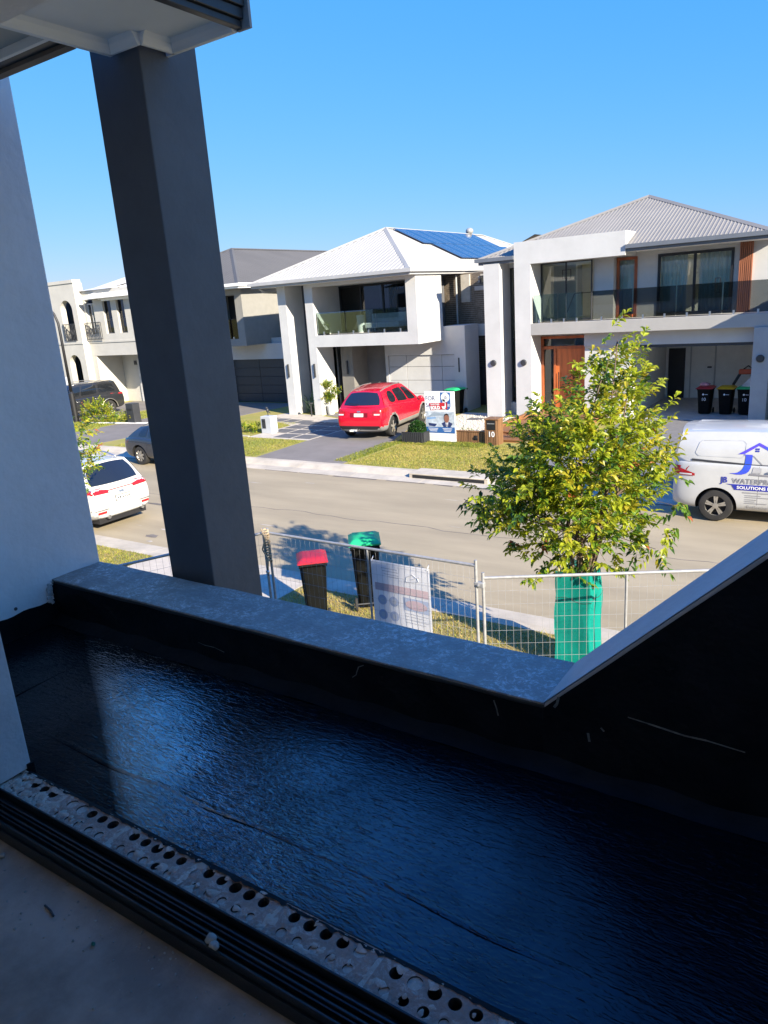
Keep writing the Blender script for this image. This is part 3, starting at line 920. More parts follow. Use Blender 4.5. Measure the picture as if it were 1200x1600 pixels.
MB().box(-6.55, -6.5, 32.95, 32.99, .03, 2.2).box(-5.6, -5.55, 32.95, 32.99, .03, 2.2).box(-6.55, -5.55, 32.95, 32.99, 2.2, 2.25).build('inner_door_frame', WHITE, h3)
MB().box(-7.51, -3.44, 27.5, 27.7, 2.60, 2.699).build('shutter_edge', CHAR, h3)
window(h3, 28.02, -12.398, -11.793, .52, 5.74, CHAR, GLASS, 1, 2, zs=[.52, 3.05, 5.74])
window(h3, 28.05, -11.135, -9.14, 3.66, 5.795, CHAR, GLASS, 2, 1, fw=.035)
window(h3, 28.5, -8.36, -7.62, 3.65, 5.775, TIMBER, GLASS, 1, 1, fw=.1)
sd = window(h3, 28.5, -6.90, -4.40, 3.65, 5.775, BLACK, GLASS, 2, 1, fw=.09, name='sliding_door')
MB().box(-4.95, -4.93, 28.38, 28.44, 4.35, 4.8).box(-4.80, -4.78, 28.38, 28.44, 4.35, 4.8).box(-4.95, -4.78, 28.38, 28.439, 4.80, 4.83).box(-4.95, -4.78, 28.38, 28.439, 4.32, 4.35).build('pull_handle', BLACK, sd)
mb = MB().grid(lambda u, v: (-6.85+.9*u, 28.75+.04*math.sin(u*40), 3.66+2.1*v), 50, 1).grid(lambda u, v: (-5.55+1.1*u, 28.8+.04*math.sin(u*46), 3.66+2.1*v), 50, 1)
mb.build('curtain', FILL_CURTAIN, h3, smooth=True, recalc=False)  # sheets added to lighten the sliding door glass
MB().grid(lambda u, v: (-8.4+.8*u, 28.75+.03*math.sin(u*40), 3.66+2.1*v), 30, 1).build('curtain', FILL_CURTAIN, h3, smooth=True, recalc=False)
# stair balustrade and pendant seen through the big window
mb = MB().tube([(-10.75, 29.6, 3.7), (-10.35, 29.6, 4.62)], .018, 6).tube([(-10.35, 29.6, 4.62), (-9.4, 29.6, 4.62)], .018, 6)
mb.build('stair_rail', CHAR, h3)
mb = MB().box(-10.86, -10.84, 29.6, 29.63, 5.2, 5.55).box(-10.52, -10.5, 29.6, 29.63, 5.2, 5.55).box(-10.86, -10.5, 29.6, 29.63, 5.2, 5.22).box(-10.86, -10.5, 29.6, 29.63, 5.53, 5.55)
mb.build('pendant_frame', CHAR, h3)
# entry door set
fr = MB()
fr.box(-11.137, -11.03, 27.98, 28.1, .19, 3.08).box(-9.35, -9.235, 27.98, 28.1, .19, 3.08).box(-11.03, -9.35, 27.98, 28.1, 2.98, 3.08)
fr.box(-11.03, -9.35, 27.981, 28.1, 2.58, 2.70).box(-10.62, -10.52, 27.982, 28.1, .19, 2.58).box(-11.03, -10.62, 27.982, 28.1, .19, .30)
ed = fr.build('door_frame', TIMBER, h3)
MB().add([(-11.03, 28.04, .3), (-10.62, 28.04, .3), (-10.62, 28.04, 2.58), (-11.03, 28.04, 2.58)], [(0, 1, 2, 3)]).build('pane', GLASS, ed)
MB().add([(-11.03, 28.04, 2.7), (-9.35, 28.04, 2.7), (-9.35, 28.04, 2.98), (-11.03, 28.04, 2.98)], [(0, 1, 2, 3)]).build('pane', GLASS, ed)
dl = MB().box(-10.518, -9.352, 28.02, 28.07, .2, 2.579).build('front_door', mat('orange_timber', (.58, .155, .04), .45, var=.2, vscale=6, stretch=(1, 1, .12)), h3)
MB().box(-10.42, -10.39, 27.94, 27.97, 1.0, 1.7).build('door_handle', BLACK, dl)
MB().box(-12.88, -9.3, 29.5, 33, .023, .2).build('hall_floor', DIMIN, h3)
# balcony glass, slats, lights
railing_glass(h3, 27.13, -11.1, -9.16, 3.68, 4.67, 2, GLASS_B)
railing_glass(h3, 27.13, -8.84, -3.02, 3.68, 4.67, 4, GLASS_S)
for k in range(7):
    MB().box(-4.22+.06*k, -4.18+.06*k, 28.38, 28.495, 3.64, 5.92).build('slat', TERRA, h3)
for x in (-12.74, -11.46):
    round_light(h3, x, 27.0, 2.18)
round_light(h3, -3.2, 26.93, 2.2)
for x in (-6.6, -4.6):
    MB().lathe([(.06, 0), (.06, -.02), (0, -.02)], (x, 27.6, 3.198), 'z', 10).build('downlight', CHAR, h3)
rf = roof_sheet('roof', ROOF3, h3, -13.3, -3.05, 27.05, 38.5, 6.11, 32.1, 33.4, -8.2, 8.12, pitch=.13, h=.015)
gutters(h3, -13.3, -3.05, 27.05, 38.5, 6.11, GUT3, SOFFIT, ((-13.41, -11.80), (-7.64, -2.94)))
# side wing at the far right
mb = MB().box(-3.9, -.9, 30.2, 30.4, 0, 4.2).box(-3.9, -2.9, 30.2, 30.4, 4.2, 6.0).box(-2.45, -.9, 30.2, 30.4, 4.2, 6.0).box(-2.9, -2.45, 30.2, 30.4, 5.5, 6.0)
mb.build('side_wall', WHITE, h3)
window(h3, 30.25, -2.9, -2.45, 4.2, 5.5, CHAR, GLASS_D, 1, 1)
MB().tube([(-3.35, 30.1, 6.0), (-3.35, 30.1, 4.5), (-3.0, 30.1, 4.15), (-2.7, 30.1, 3.95)], .045, 8).build('downpipe', WHITE, h3)
MB().box(-4.0, -1, 30.0, 30.199, 3.75, 3.83).build('ledge', CHAR, h3)
# solar sheet corner at the left hip
MB().add([(-12.6, 28.6, 6.52), (-11.6, 28.6, 6.94), (-11.6, 30.6, 6.94), (-12.6, 30.6, 6.52)], [(0, 1, 2, 3)]).build('solar_panel', SOLAR, h3)
# timber entry steps
st = thing('entry_steps', 'wide timber decking steps leading up to the orange front door', 'steps', (-10.2, 24, 0))
for k, (y0, y1, z) in enumerate(((22.3, 24.0, .10), (23.2, 25.2, .20), (25.0, 27.97, .19))):
    ys = y0
    i = 0
    while ys < y1-.02:
        MB().box(-11.1+.35*(k == 0), -8.4, ys+.004, min(ys+.138, y1), z-.04+.004*k, z+.004*k).build('plank', DECK, st)
        ys += .142
    MB().box(-11.08+.35*(k == 0), -8.42, y0+.03, y1-.03, 0, z-.042+.004*k).build('riser', DECK, st)
MB().box(-11.12, -11.0, 22.4, 27.0, .0, .34).build('side_rail', DECK, st)

# ---- the centre house with solar panels
h2 = thing('grey_white_house', 'pale grey two storey house with solar panels and a framed balcony above the red car', 'house', (-19, 26, 0))
TAUPE = mat('taupe_render', (.18, .17, .155), .85, var=.06)
mb = MB()
mb.box(-23.0, -22.53, 26.2, 27.4, 0, 5.82)
mb.box(-21.43, -21.0, 26.2, 27.7, 0, 3.07)
mb.box(-21.43, -15.67, 26.2, 28.3, 3.071, 3.575)
mb.box(-21.43, -20.98, 26.2, 28.3, 3.576, 5.64).box(-16.16, -15.67, 26.2, 28.3, 3.576, 5.64)
mb.box(-21.43, -15.67, 26.2, 28.3, 5.641, 5.83)
mb.box(-18.75, -15.2, 28.3, 28.5, 2.45, 3.07).box(-18.75, -18.6, 28.3, 28.5, 0, 2.45)
mb.box(-15.2, -14.65, 28.3, 29.6, 0, 3.64).box(-15.669, -15.2, 28.3, 29.6, 3.071, 3.64).box(-18.6, -15.2, 28.301, 28.5, 3.071, 3.57)
mb.box(-15.19, -13.9, 29.9, 30.1, 3.1, 3.6)
mb.box(-24.0, -23.8, 28.5, 46, 0, 5.8)
mb.build('wall', WHITE, h2)
mb = MB().box(-22.529, -21.0, 27.401, 27.6, 0, 5.82).box(-21.0, -20.98, 27.7, 28.29, 0, 3.07)
mb.build('dark_wall', DARKG, h2)
MB().box(-21.0, -18.751, 28.5, 28.7, 0, 3.07).build('entry_wall', TAUPE, h2)
MB().box(-20.55, -19.9, 27.35, 28.499, 0, 3.07).build('entry_pillar', TAUPE, h2)
MB().box(-19.9, -18.76, 28.2, 28.499, 0, .6).build('entry_planter_wall', TAUPE, h2)
d = MB().box(-20.97, -20.57, 28.44, 28.498, .05, 2.2).build('front_door', BLACK, h2)
MB().box(-20.66, -20.63, 28.36, 28.43, .9, 1.5).build('door_handle', STEEL, d)
for x, y in ((-22.76, 26.2), (-21.2, 26.2), (-20.22, 27.35)):
    MB().box(x-.035, x+.035, y-.07, y-.002, 1.75, 2.35).build('wall_light', CHAR, h2, bevel=.01)
MB().box(-14.98, -14.95, 28.24, 28.298, 1.7, 2.3).build('wall_light', CHAR, h2)
# garage door: each panel its own piece
xs, zs = [-18.598, -17.65, -15.84, -15.202], [.02, .74, 1.34, 1.94, 2.445]
for i in range(3):
    for j in range(4):
        MB().box(xs[i]+.008, xs[i+1]-.008, 28.36, 28.42, zs[j]+.008, zs[j+1]-.008).build('garage_door_panel', WHITE, h2, bevel=.008)
MB().box(-18.6, -15.2, 28.43, 28.45, 0, 2.45).build('garage_door_backing', CHAR, h2)
# balcony
w2 = window(h2, 28.2, -20.97, -16.17, 3.6, 5.63, BLACK, GLASS_D, 4, 1, fw=.09, name='sliding_door')
mb = MB().grid(lambda u, v: (-19.0+1.0*u, 28.55+.04*math.sin(u*50), 3.6+2.0*v), 50, 1)
mb.build('curtain', mat('grey_curtain', (.30, .31, .33), .9, var=.1), h2, smooth=True, recalc=False)
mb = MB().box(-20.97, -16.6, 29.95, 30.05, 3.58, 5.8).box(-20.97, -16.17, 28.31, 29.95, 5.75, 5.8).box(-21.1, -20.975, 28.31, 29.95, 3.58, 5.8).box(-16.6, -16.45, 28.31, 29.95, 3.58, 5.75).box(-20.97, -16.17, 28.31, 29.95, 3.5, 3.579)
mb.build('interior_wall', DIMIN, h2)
railing_glass(h2, 26.32, -20.97, -16.17, 3.64, 4.55, 3, GLASS_B)
# brick side wing
BRICKD = mat('brown_glazed_brick', (.17, .135, .10), .6, var=.3, vscale=4)
BRICKL = mat('brick_mortar', (.44, .41, .36), .95, var=.1)
MB().box(-18.2, -13.6, 30.115, 30.3, 3.45, 5.8).build('mortar_bed', BRICKL, h2)
MB().box(-17.4, -13.6, 32.0, 32.2, 0, 3.4).build('mortar_bed', BRICKL, h2)
mb = MB()
for r in range(27):
    z = 3.46+r*.086
    for c in range(20):
        x = -18.2+c*.24+(.12 if r % 2 else 0)
        if x+.23 > -13.6: continue
        if -14.75 < x+.1 < -14.3 and 5.28 < z < 5.62: continue
        mb.box(x+.005, x+.235, 30.10+random.uniform(0, .006), 30.16, z+.006, z+.08)
mb.build('brickwork', BRICKD, h2, kind='stuff')
mb = MB()
for r in range(38):
    z = .02+r*.086
    for c in range(15):
        x = -17.3+c*.24+(.12 if r % 2 else 0)
        mb.box(x+.005, x+.235, 31.985+random.uniform(0, .006), 32.05, z+.006, z+.08)
mb.build('brickwork', BRICKD, h2, kind='stuff')
window(h2, 30.11, -14.75, -14.3, 5.28, 5.62, CHAR, GLASS_D)
MB().box(-15.62, -15.2, 29.98, 30.095, 4.55, 5.72).build('window_hood', mat('sand_paint', (.46, .42, .35), .7), h2)
MB().tube([(-15.85, 29.98, 5.75), (-15.85, 29.98, 3.65)], .045, 8).build('downpipe', mat('grey_pipe', (.40, .40, .38), .6), h2)
MB().box(-14.98, -14.3, 30.02, 30.095, 5.02, 5.2).build('window_sill', BRICKL, h2)
# passage gate
g = MB().box(-15.18, -15.08, 29.98, 30.06, 0, 3.1).box(-13.98, -13.9, 29.98, 30.06, 0, 3.1).box(-15.08, -13.98, 29.98, 30.06, 3.02, 3.1).build('gate_frame', CHAR, h2)
for k in range(9):
    MB().box(-15.07+.12*k, -14.96+.12*k, 30.0, 30.03, .03, 1.75).build('gate_board', mat('dark_stained_board', (.045, .04, .04), .6, var=.2) if k == 0 else bpy.data.materials['dark_stained_board'], h2)
rf = roof_sheet('roof', ROOF2, h2, -24.0, -15.55, 25.6, 46, 5.98, 30.9, 41.2, -19.95, 8.14, pitch=.22, h=.018)
gutters(h2, -24.0, -15.55, 25.6, 46, 5.98, GUT2, SOFFIT)
# solar array on the right slope
sx = (5.98-8.14)/(-15.55+19.95)


def slope2(x): return 8.14+sx*(x+19.95)+.11


def solar(xa, xb, ya, yb):
    mb = MB()
    mb.add([(xa, ya, slope2(xa)), (xb, ya, slope2(xb)), (xb, yb, slope2(xb)), (xa, yb, slope2(xa)), (xa, ya, slope2(xa)-.04), (xb, ya, slope2(xb)-.04), (xb, yb, slope2(xb)-.04), (xa, yb, slope2(xa)-.04)],
           [(0, 1, 2, 3), (0, 4, 5, 1), (1, 5, 6, 2), (2, 6, 7, 3), (3, 7, 4, 0)])
    p = mb.build('solar_panel', SOLAR, h2)
    n = MB()
    for f in (1/3, 2/3):
        y = ya+(yb-ya)*f
        n.add([(xa, y-.01, slope2(xa)+.004), (xb, y-.01, slope2(xb)+.004), (xb, y+.01, slope2(xb)+.004), (xa, y+.01, slope2(xa)+.004)], [(0, 1, 2, 3)])
    n.build('cell_line', GALV, p)


for k in range(8):
    solar(-19.7, -18.1, 31.2+1.04*k, 32.2+1.04*k)
for k in range(8):
    solar(-18.05, -16.5, 31.9+1.04*k, 32.9+1.04*k)
MB().tube([(-23.7, 25.62, 5.9), (-23.7, 26.1, 5.6), (-23.7, 28.3, 5.5)], .04, 8).build('downpipe', GUT2, h2, smooth=True)
MB().tube([(-13.0, 28.5, 6.0), (-13.2, 28.5, 5.6), (-13.2, 28.5, .1)], .045, 8).build('downpipe', WHITE, h3, smooth=True)
MB().blob((-19.95, 39.6, 8.33), .22, 3, 0, squash=(1, 1, .8)).build('roof_vent', GALV, h2, smooth=True)

# ---- dark roofed house seen past the column
h1 = thing('slate_roof_house', 'grey house with tall slate roof and dark garage door behind the column', 'house', (-30, 28, 0))
mb = MB()
mb.box(-29.6, -26.97, 28.0, 30.95, 3.14, 3.5).box(-29.6, -26.97, 28.0, 30.95, 5.67, 5.95).box(-27.46, -26.97, 28.0, 30.95, 3.501, 5.669).box(-29.6, -29.1, 28.0, 30.95, 3.501, 5.669)
mb.build('balcony_box', mat('beige_grey_render', (.25, .242, .22), .85, var=.05), h1)
MB().box(-29.09, -27.47, 29.2, 29.4, 3.501, 5.669).build('balcony_door', BLACK, h1)
railing_glass(h1, 28.1, -29.08, -27.48, 3.52, 4.5, 1, GLASS_B)
mb = MB().box(-37, -26.9, 31.0, 31.2, 0, 6.0).box(-30.4, -25.7, 29.5, 29.9, 2.33, 3.13).box(-30.4, -29.75, 29.5, 29.9, 0, 2.33).box(-25.85, -25.7, 29.5, 29.9, 0, 2.33)
mb.box(-26.969, -25.7, 29.901, 30.1, 3.13, 3.4)
mb.build('wall', WHITE, h1)
for j in range(5):
    for i in range(2):
        MB().box(-29.74+1.94*i, -27.82+1.94*i, 29.66, 29.72, .02+.462*j, .47+.462*j).build('garage_door_panel', CHAR, h1, bevel=.008)
MB().box(-29.75, -25.85, 29.73, 29.75, 0, 2.33).build('garage_door_backing', CHAR, h1)
mb = MB()
for r in range(27):
    for c in range(5):
        x = -26.95+c*.24+(.12 if r % 2 else 0)
        mb.box(x+.006, x+.234, 30.98+random.uniform(0, .006), 31.05, 3.45+r*.086+.006, 3.45+r*.086+.08)
mb.build('brickwork', WHITE, h1, kind='stuff')
roof_sheet('roof', ROOF1, h1, -37.2, -26.4, 27.3, 52, 6.16, 32.7, 46, -31.8, 8.36, pitch=.3, h=.02)
gutters(h1, -37.2, -26.4, 27.3, 52, 6.16, SOFFIT, SOFFIT)

# ---- cream arched house at the far left
h0 = thing('cream_arched_house', 'cream house with arched openings and wrought iron balconets at the far left', 'house', (-39, 27, 0))
AY = 27.0


def arch(cx, half, zs, n=12):
    return [(cx+half*math.cos(math.pi*k/n), zs+half*math.sin(math.pi*k/n)) for k in range(n+1)]


def arched_panel(mb, x0, x1, z0, z1, cx, half, zb, zs, y0, y1):
    """wall strip x0..x1, z0..z1 with one arched opening"""
    a = arch(cx, half, zs)
    for y, rev in ((y0, False), (y1, True)):
        mb.add([(x0, y, z0), (cx-half, y, z0), (cx-half, y, zs), (x0, y, zs)], [(0, 1, 2, 3)])
        mb.add([(cx+half, y, z0), (x1, y, z0), (x1, y, zs), (cx+half, y, zs)], [(0, 1, 2, 3)])
        if zb > z0: mb.add([(cx-half, y, z0), (cx+half, y, z0), (cx+half, y, zb), (cx-half, y, zb)], [(0, 1, 2, 3)])
        top = [(x1, z1)]+[(x0, z1)]
        vs = [(p[0], y, p[1]) for p in a]+[(x0, y, zs), (x0, y, z1), (x1, y, z1), (x1, y, zs)]
        n = len(a)
        mid = n//2
        up = [(a[k][0], y, z1) for k in range(n)]
        mb.add([(p[0], y, p[1]) for p in a]+up, [(k, n+k, n+k+1, k+1) for k in range(n-1)])
        mb.add([(x0, y, zs), (cx-half, y, zs), (cx-half, y, z1), (x0, y, z1)], [(0, 1, 2, 3)])
        mb.add([(cx+half, y, zs), (x1, y, zs), (x1, y, z1), (cx+half, y, z1)], [(0, 1, 2, 3)])
    loop = [(cx+half, zb)]+a+[(cx-half, zb)]
    vs = [(p[0], y0, p[1]) for p in loop]+[(p[0], y1, p[1]) for p in loop]
    n = len(loop)
    mb.add(vs, [(k, k+1, n+k+1, n+k) for k in range(n-1)])


mb = MB()
arched_panel(mb, -41.6, -39.13, 3.75, 7.1, -40.15, .56, 3.85, 5.62, 27.0, 27.35)
arched_panel(mb, -41.6, -39.13, 0, 3.65, -40.2, .54, .05, 2.5, 27.0, 27.35)
mb.box(-39.132, -39.13, 27.0, 27.6, 0, 7.1).box(-46, -41.6, 27.0, 27.35, 0, 7.1)
mb.box(-46.05, -39.08, 26.95, 27.5, 7.1, 7.28).box(-46.04, -39.1, 26.96, 27.0, 3.66, 3.78)
mb.box(-39.129, -33.5, 27.45, 27.7, 2.92, 4.15).box(-39.129, -38.95, 27.45, 27.7, 4.15, 6.1).box(-38.2, -37.35, 27.45, 27.7, 4.15, 6.1).box(-36.62, -36.12, 27.45, 27.7, 4.15, 6.1).box(-35.45, -33.5, 27.45, 27.7, 4.15, 6.1)
mb.box(-39.129, -33.5, 27.41, 27.45, 3.66, 3.76).box(-39.129, -33.5, 27.452, 27.7, 6.1, 6.6)
mb.box(-46, -33.5, 29.2, 29.4, 0, 2.919).box(-39.129, -38.7, 27.46, 29.2, 0, 2.919)
mb.build('wall', CREAM, h0)
window(h0, 27.6, -40.72, -39.58, 3.85, 6.2, CHAR, GLASS_B, 1, 2)
window(h0, 27.6, -40.75, -39.65, .1, 3.05, CHAR, GLASS_D, 2, 1)
window(h0, 27.62, -38.94, -38.21, 3.8, 5.9, WHITE, GLASS_B, 2, 1)
window(h0, 27.62, -37.34, -36.63, 4.16, 6.0, CHAR, GLASS_D, 1, 2, zs=[4.16, 4.9, 6.0])
window(h0, 27.62, -36.11, -35.46, 4.16, 6.0, CHAR, GLASS_D, 1, 2, zs=[4.16, 4.9, 6.0])
window(h0, 29.15, -40.9, -40.2, 1.0, 2.65, WHITE, GLASS_B, 2, 2)
MB().box(-37.2, -33.8, 29.1, 29.19, 0, 2.6).build('garage_door', mat('pale_grey_door', (.55, .54, .52), .7), h0)
mb = MB()
for k in range(3):
    mb.box(-37.55+.12*k, -37.52+.12*k, 29.15, 29.19, 2.2, 2.45)
mb.box(-37.58, -37.25, 29.15, 29.189, 2.30, 2.33)
mb.build('house_number', CHAR, h0)
for (xa, xb, y) in ((-40.7, -39.6, 26.93), (-39.05, -37.6, 27.3)):
    mb = MB().box(xa, xb, y-.02, y+.02, 4.80, 4.84).box(xa, xb, y-.02, y+.02, 3.86, 3.90)
    n = int((xb-xa)/.13)
    for k in range(n+1):
        x = xa+(xb-xa)*k/n
        mb.box(x-.012, x+.012, y-.012, y+.012, 3.9, 4.8)
    for k in range(n//2):
        x = xa+(xb-xa)*(k+.5)/(n/2)
        mb.tube([(x+.09*math.cos(t*.52), y, 4.35+.16*math.sin(t*.52)) for t in range(13)], .011, 5)
    mb.build('balconet_railing', CHAR, h0)
WROOF = mat('white_steel_roof', (.64, .63, .60), .6, var=.05)
roof_sheet('roof', WROOF, h0, -38.3, -31.0, 27.0, 44, 6.22, 31, 40, -34.6, 7.9, pitch=.3, h=.015, faces='fl')
MB().prism([(27.3, 6.62), (27.7, 6.62), (31, 7.45), (31, 7.2)], 'x', -39.12, -36.2).build('parapet_roof', WROOF, h0)
MB().box(-38.4, -31, 26.88, 26.995, 6.12, 6.25).build('gutter', SOFFIT, h0)

# ---- neighbour beyond the right edge of the view
for k, (xa, xb, yb, hh) in enumerate(((-19.5, -5.4, .4, 6.2), (10.5, 24, .3, 6.4), (-36, -21.5, .8, 6.0))):
    hn = thing('near_side_house', ('rendered house next door on the left of this balcony', 'rendered house next door on the right of this balcony', 'rendered house two doors left of this balcony')[k], 'house', ((xa+xb)/2, -5, 0))
    mb = MB().box(xa, xb, -12, yb, 0, hh).box(xa+1, xb-6, yb+.002, yb+1.2, 2.9, hh-.2)
    mb.build('wall', (WALLM, GREYW, WALLM)[k], hn)
    for q in range(3):
        MB().box(xa+1.6+3.6*q, xa+4+3.6*q, yb+.001 if q == 2 else yb+1.203, yb+.06 if q == 2 else yb+1.26, 3.6, 5.4).build('window', CHAR, hn)
    MB().box(xb-5.6, xb-.8, yb+.003, yb+.05, 0, 2.4).build('garage_door', CHAR, hn)
    roof_sheet('roof', ROOF1, hn, xa-.5, xb+.5, -12.5, yb+.6, hh, -8, -4, (xa+xb)/2, hh+1.9, pitch=.6)
h4 = thing('next_door_house', 'plain white house just beyond the right edge shading the garage pier', 'house', (3, 30, 0))
MB().box(-.95, 8, 25.5, 40, 0, 4.9).build('wall', WHITE, h4)
roof_sheet('roof', ROOF3, h4, -1.3, 8.4, 25.1, 41, 4.95, 30, 36, 3.5, 6.9)
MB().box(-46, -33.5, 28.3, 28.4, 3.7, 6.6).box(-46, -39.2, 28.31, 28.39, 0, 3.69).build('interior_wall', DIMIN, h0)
for xa, xb, za, zb_ in ((-40.7, -39.6, 3.9, 6.2), (-38.9, -38.25, 3.85, 5.9), (-37.3, -36.66, 4.2, 5.0), (-36.08, -35.5, 4.2, 5.0)):
    MB().grid(lambda u, v: (xa+(xb-xa)*u, 27.8+.03*math.sin(u*30), za+(zb_-za)*v), 24, 1).build('curtain', FILL_CURTAIN, h0, smooth=True, recalc=False)  # sheets added to lighten the dark panes

# ------------------------------------------------------------------ vehicles
GLASSCAR = mat('tinted_car_glass', (.012, .014, .017), .04, var=.05, spec=.8, coat=.4)
LAMP_R = mat('red_lamp_lens', (.42, .012, .015), .15, var=.2, vscale=12, coat=.5)
LAMP_C = mat('clear_lamp_lens', (.60, .60, .60), .1, var=.1, coat=.5)
PLATE = mat('number_plate', (.75, .74, .68), .4, var=.03)
ALLOY = mat('alloy_rim', (.52, .50, .46), .3, metal=.8, var=.08)
CLAD = mat('grey_cladding', (.20, .195, .19), .6, var=.1)
WELL = mat('wheel_well', (.01, .01, .01), .9, var=.1)


def paint(name, col, rough=.22, metal=.0):
    return mat(name, col, rough, metal=metal, var=.03, coat=.8, spec=.5)


def lerp_tab(tab, x):
    if x <= tab[0][0]: return tab[0][1]
    for (a, va), (b, vb) in zip(tab[:-1], tab[1:]):
        if x <= b:
            t = (x-a)/(b-a)
            t = t*t*(3-2*t)*.5+t*.5
            return va+(vb-va)*t
    return tab[-1][1]


def make_car(name, label, group, loc, rz, C):
    """C: dimensions and profile tables of one vehicle; x forward, y left, z up, origin on the ground at its centre"""
    t = thing(name, label, C['cat'], loc, rz, group)
    L, W = C['L'], C['W']
    R, xf, xr = C['R'], C['xf'], C['xr']
    zb = C.get('zb', .22)
    # ---------- lower body
    xs = sorted(set([-L/2, -L/2+.04, -L/2+.14, -L/2+.32, xr-.42, xr-.2, xr, xr+.2, xr+.42, xr+.75, (xr+xf)/2, xf-.75, xf-.42, xf-.2, xf, xf+.2, xf+.42, L/2-.3, L/2-.14, L/2-.04, L/2]))

    def halfw(x):
        e = max(0.0, abs(x)-(L/2-.75))/.75
        k = (.10 if x > 0 else .09)
        return W/2*(1-k*e**2.2-.05*max(0, e-.8)/.2)
    rows = []
    for x0 in xs:
        zs = lerp_tab(C['belt'], x0)
        zt = lerp_tab(C['deck'], x0)
        w = halfw(x0)
        e = max(0.0, abs(x0)-(L/2-.35))/.35
        zb_ = zb+.10*e*e
        P = [(0, zb_), (w*.80, zb_), (w*.955, zb_+.09), (w*.995, zb_+.30), (w, (zb_+zs)/2+.08), (w*.985, zs-.10), (w*.955, zs-.01), (w*.80, zs+(zt-zs)*.6+.005), (w*.4, zt), (0, zt+.004)]
        row = []
        for y, z in P:
            fx = C['front'](z) if x0 > 0 else C['rear'](z)
            s = max(0, abs(x0)-(L/2-.6))/.6
            row.append((x0+(-fx if x0 > 0 else fx)*s, y, z))
        rows.append(row)
    n = len(rows[0])
    vs, fs = [], []
    m = 2*n-2
    for row in rows:
        ring = row+[(p[0], -p[1], p[2]) for p in row[-2:0:-1]]
        vs += ring
    for i in range(len(rows)-1):
        for k in range(m):
            k2 = (k+1) % m
            fs.append((i*m+k, i*m+k2, (i+1)*m+k2, (i+1)*m+k))
    for base, flip in ((0, False), ((len(rows)-1)*m, True)):
        for k in range(n-1):
            a, b = k, k+1
            c, d = (m-b) % m, (m-a) % m
            q = [base+j for j in (a, b, c, d)]
            q = list(dict.fromkeys(q))
            fs.append(tuple(q if flip else q[::-1]))
    mb = MB(); mb.add(vs, fs)
    body = mb.build('body', [C['paint'], WELL, C.get('clad', C['paint'])], t, smooth=True, local=True)
    s = body.modifiers.new('s', 'SUBSURF'); s.levels = s.render_levels = 2
    cut = MB()
    for x in (xf, xr):
        for sy in (-1, 1):
            cut.lathe([(0, sy*(W/2-.30)), (R+.065, sy*(W/2-.30)), (R+.065, sy*(W/2+.2)), (0, sy*(W/2+.2))], (x, 0, R), 'y', 32)
    co = cut.build('cutter', [WELL], t, local=True)
    bm_ = body.modifiers.new('b', 'BOOLEAN'); bm_.operation = 'DIFFERENCE'; bm_.object = co; bm_.solver = 'EXACT'
    dg = bpy.context.evaluated_depsgraph_get(); dg.update()
    me = bpy.data.meshes.new_from_object(body.evaluated_get(dg))
    body.modifiers.clear()
    old = body.data
    body.data = me
    bpy.data.meshes.remove(old)
    bpy.data.objects.remove(co)
    me.materials.clear()
    for mm in (C['paint'], WELL, C.get('clad', C['paint'])): me.materials.append(mm)
    cz = C.get('clad_z', 0)
    for p in me.polygons:
        c = p.center
        d = min(math.hypot(c.x-xf, c.z-R), math.hypot(c.x-xr, c.z-R))
        if d < R+.068 and W/2-.31 < abs(c.y) and (abs(p.normal.y) < .5 or d < R+.05) and (d < R+.06 or abs(p.normal.y) < .4):
            p.material_index = 1
        elif c.z < cz or (cz and abs(c.y) > W/2-.2 and d < R+.13):
            p.material_index = 2
        else:
            p.material_index = 0
        p.use_smooth = True
    me.set_sharp_from_angle(angle=math.radians(40))
    bvh = BVHTree.FromPolygons([v.co for v in me.vertices], [tuple(p.vertices) for p in me.polygons])

    # ---------- cabin
    Q = C['cab']
    crown = .05
    roof = Q['roof']          # table x -> z along the centre line
    yb, yt = Q['yb'], Q['yt']
    pil = Q['pillars']        # (x at belt, x at roof) from windscreen corner to rear corner

    def belt_pt(x):
        return Vector((x, halfw(x)*yb, lerp_tab(C['belt'], x)-.03))

    def roof_pt(x):
        return Vector((x, W/2*yt*(1-.05*max(0, (x-pil[0][1]+.3))), lerp_tab(roof, x)-crown))

    def side(i, s_, v, sg=1):
        (b0, t0), (b1, t1) = pil[i], pil[i+1]
        B, T = belt_pt(b0+(b1-b0)*s_), roof_pt(t0+(t1-t0)*s_)
        p = B.lerp(T, v)
        p.y += .035*math.sin(math.pi*v)
        return Vector((p.x, p.y*sg, p.z))

    def screen(front):
        (b, tp) = pil[0] if front else pil[-1]
        bow, tbow = (Q['fbow'], .10) if front else (-Q['rbow'], -.06)
        def fn(s_, v):
            y = 2*s_-1
            B = belt_pt(b); T = roof_pt(tp)
            pb = Vector((B.x+bow*(1-y*y), B.y*y, B.z+.02*(1-y*y)))
            pt = Vector((T.x+tbow*(1-y*y), T.y*y, T.z+crown*(1-y*y)))
            p = pb.lerp(pt, v)
            p.z += .02*math.sin(math.pi*v)
            return p
        return fn
    cb = MB()
    for i in range(len(pil)-1):
        for sg in (1, -1):
            cb.grid(lambda u, v, i=i, sg=sg: side(i, u, v, sg), 6, 5)
    fs_, rs_ = screen(True), screen(False)
    cb.grid(fs_, 10, 5); cb.grid(rs_, 10, 5)

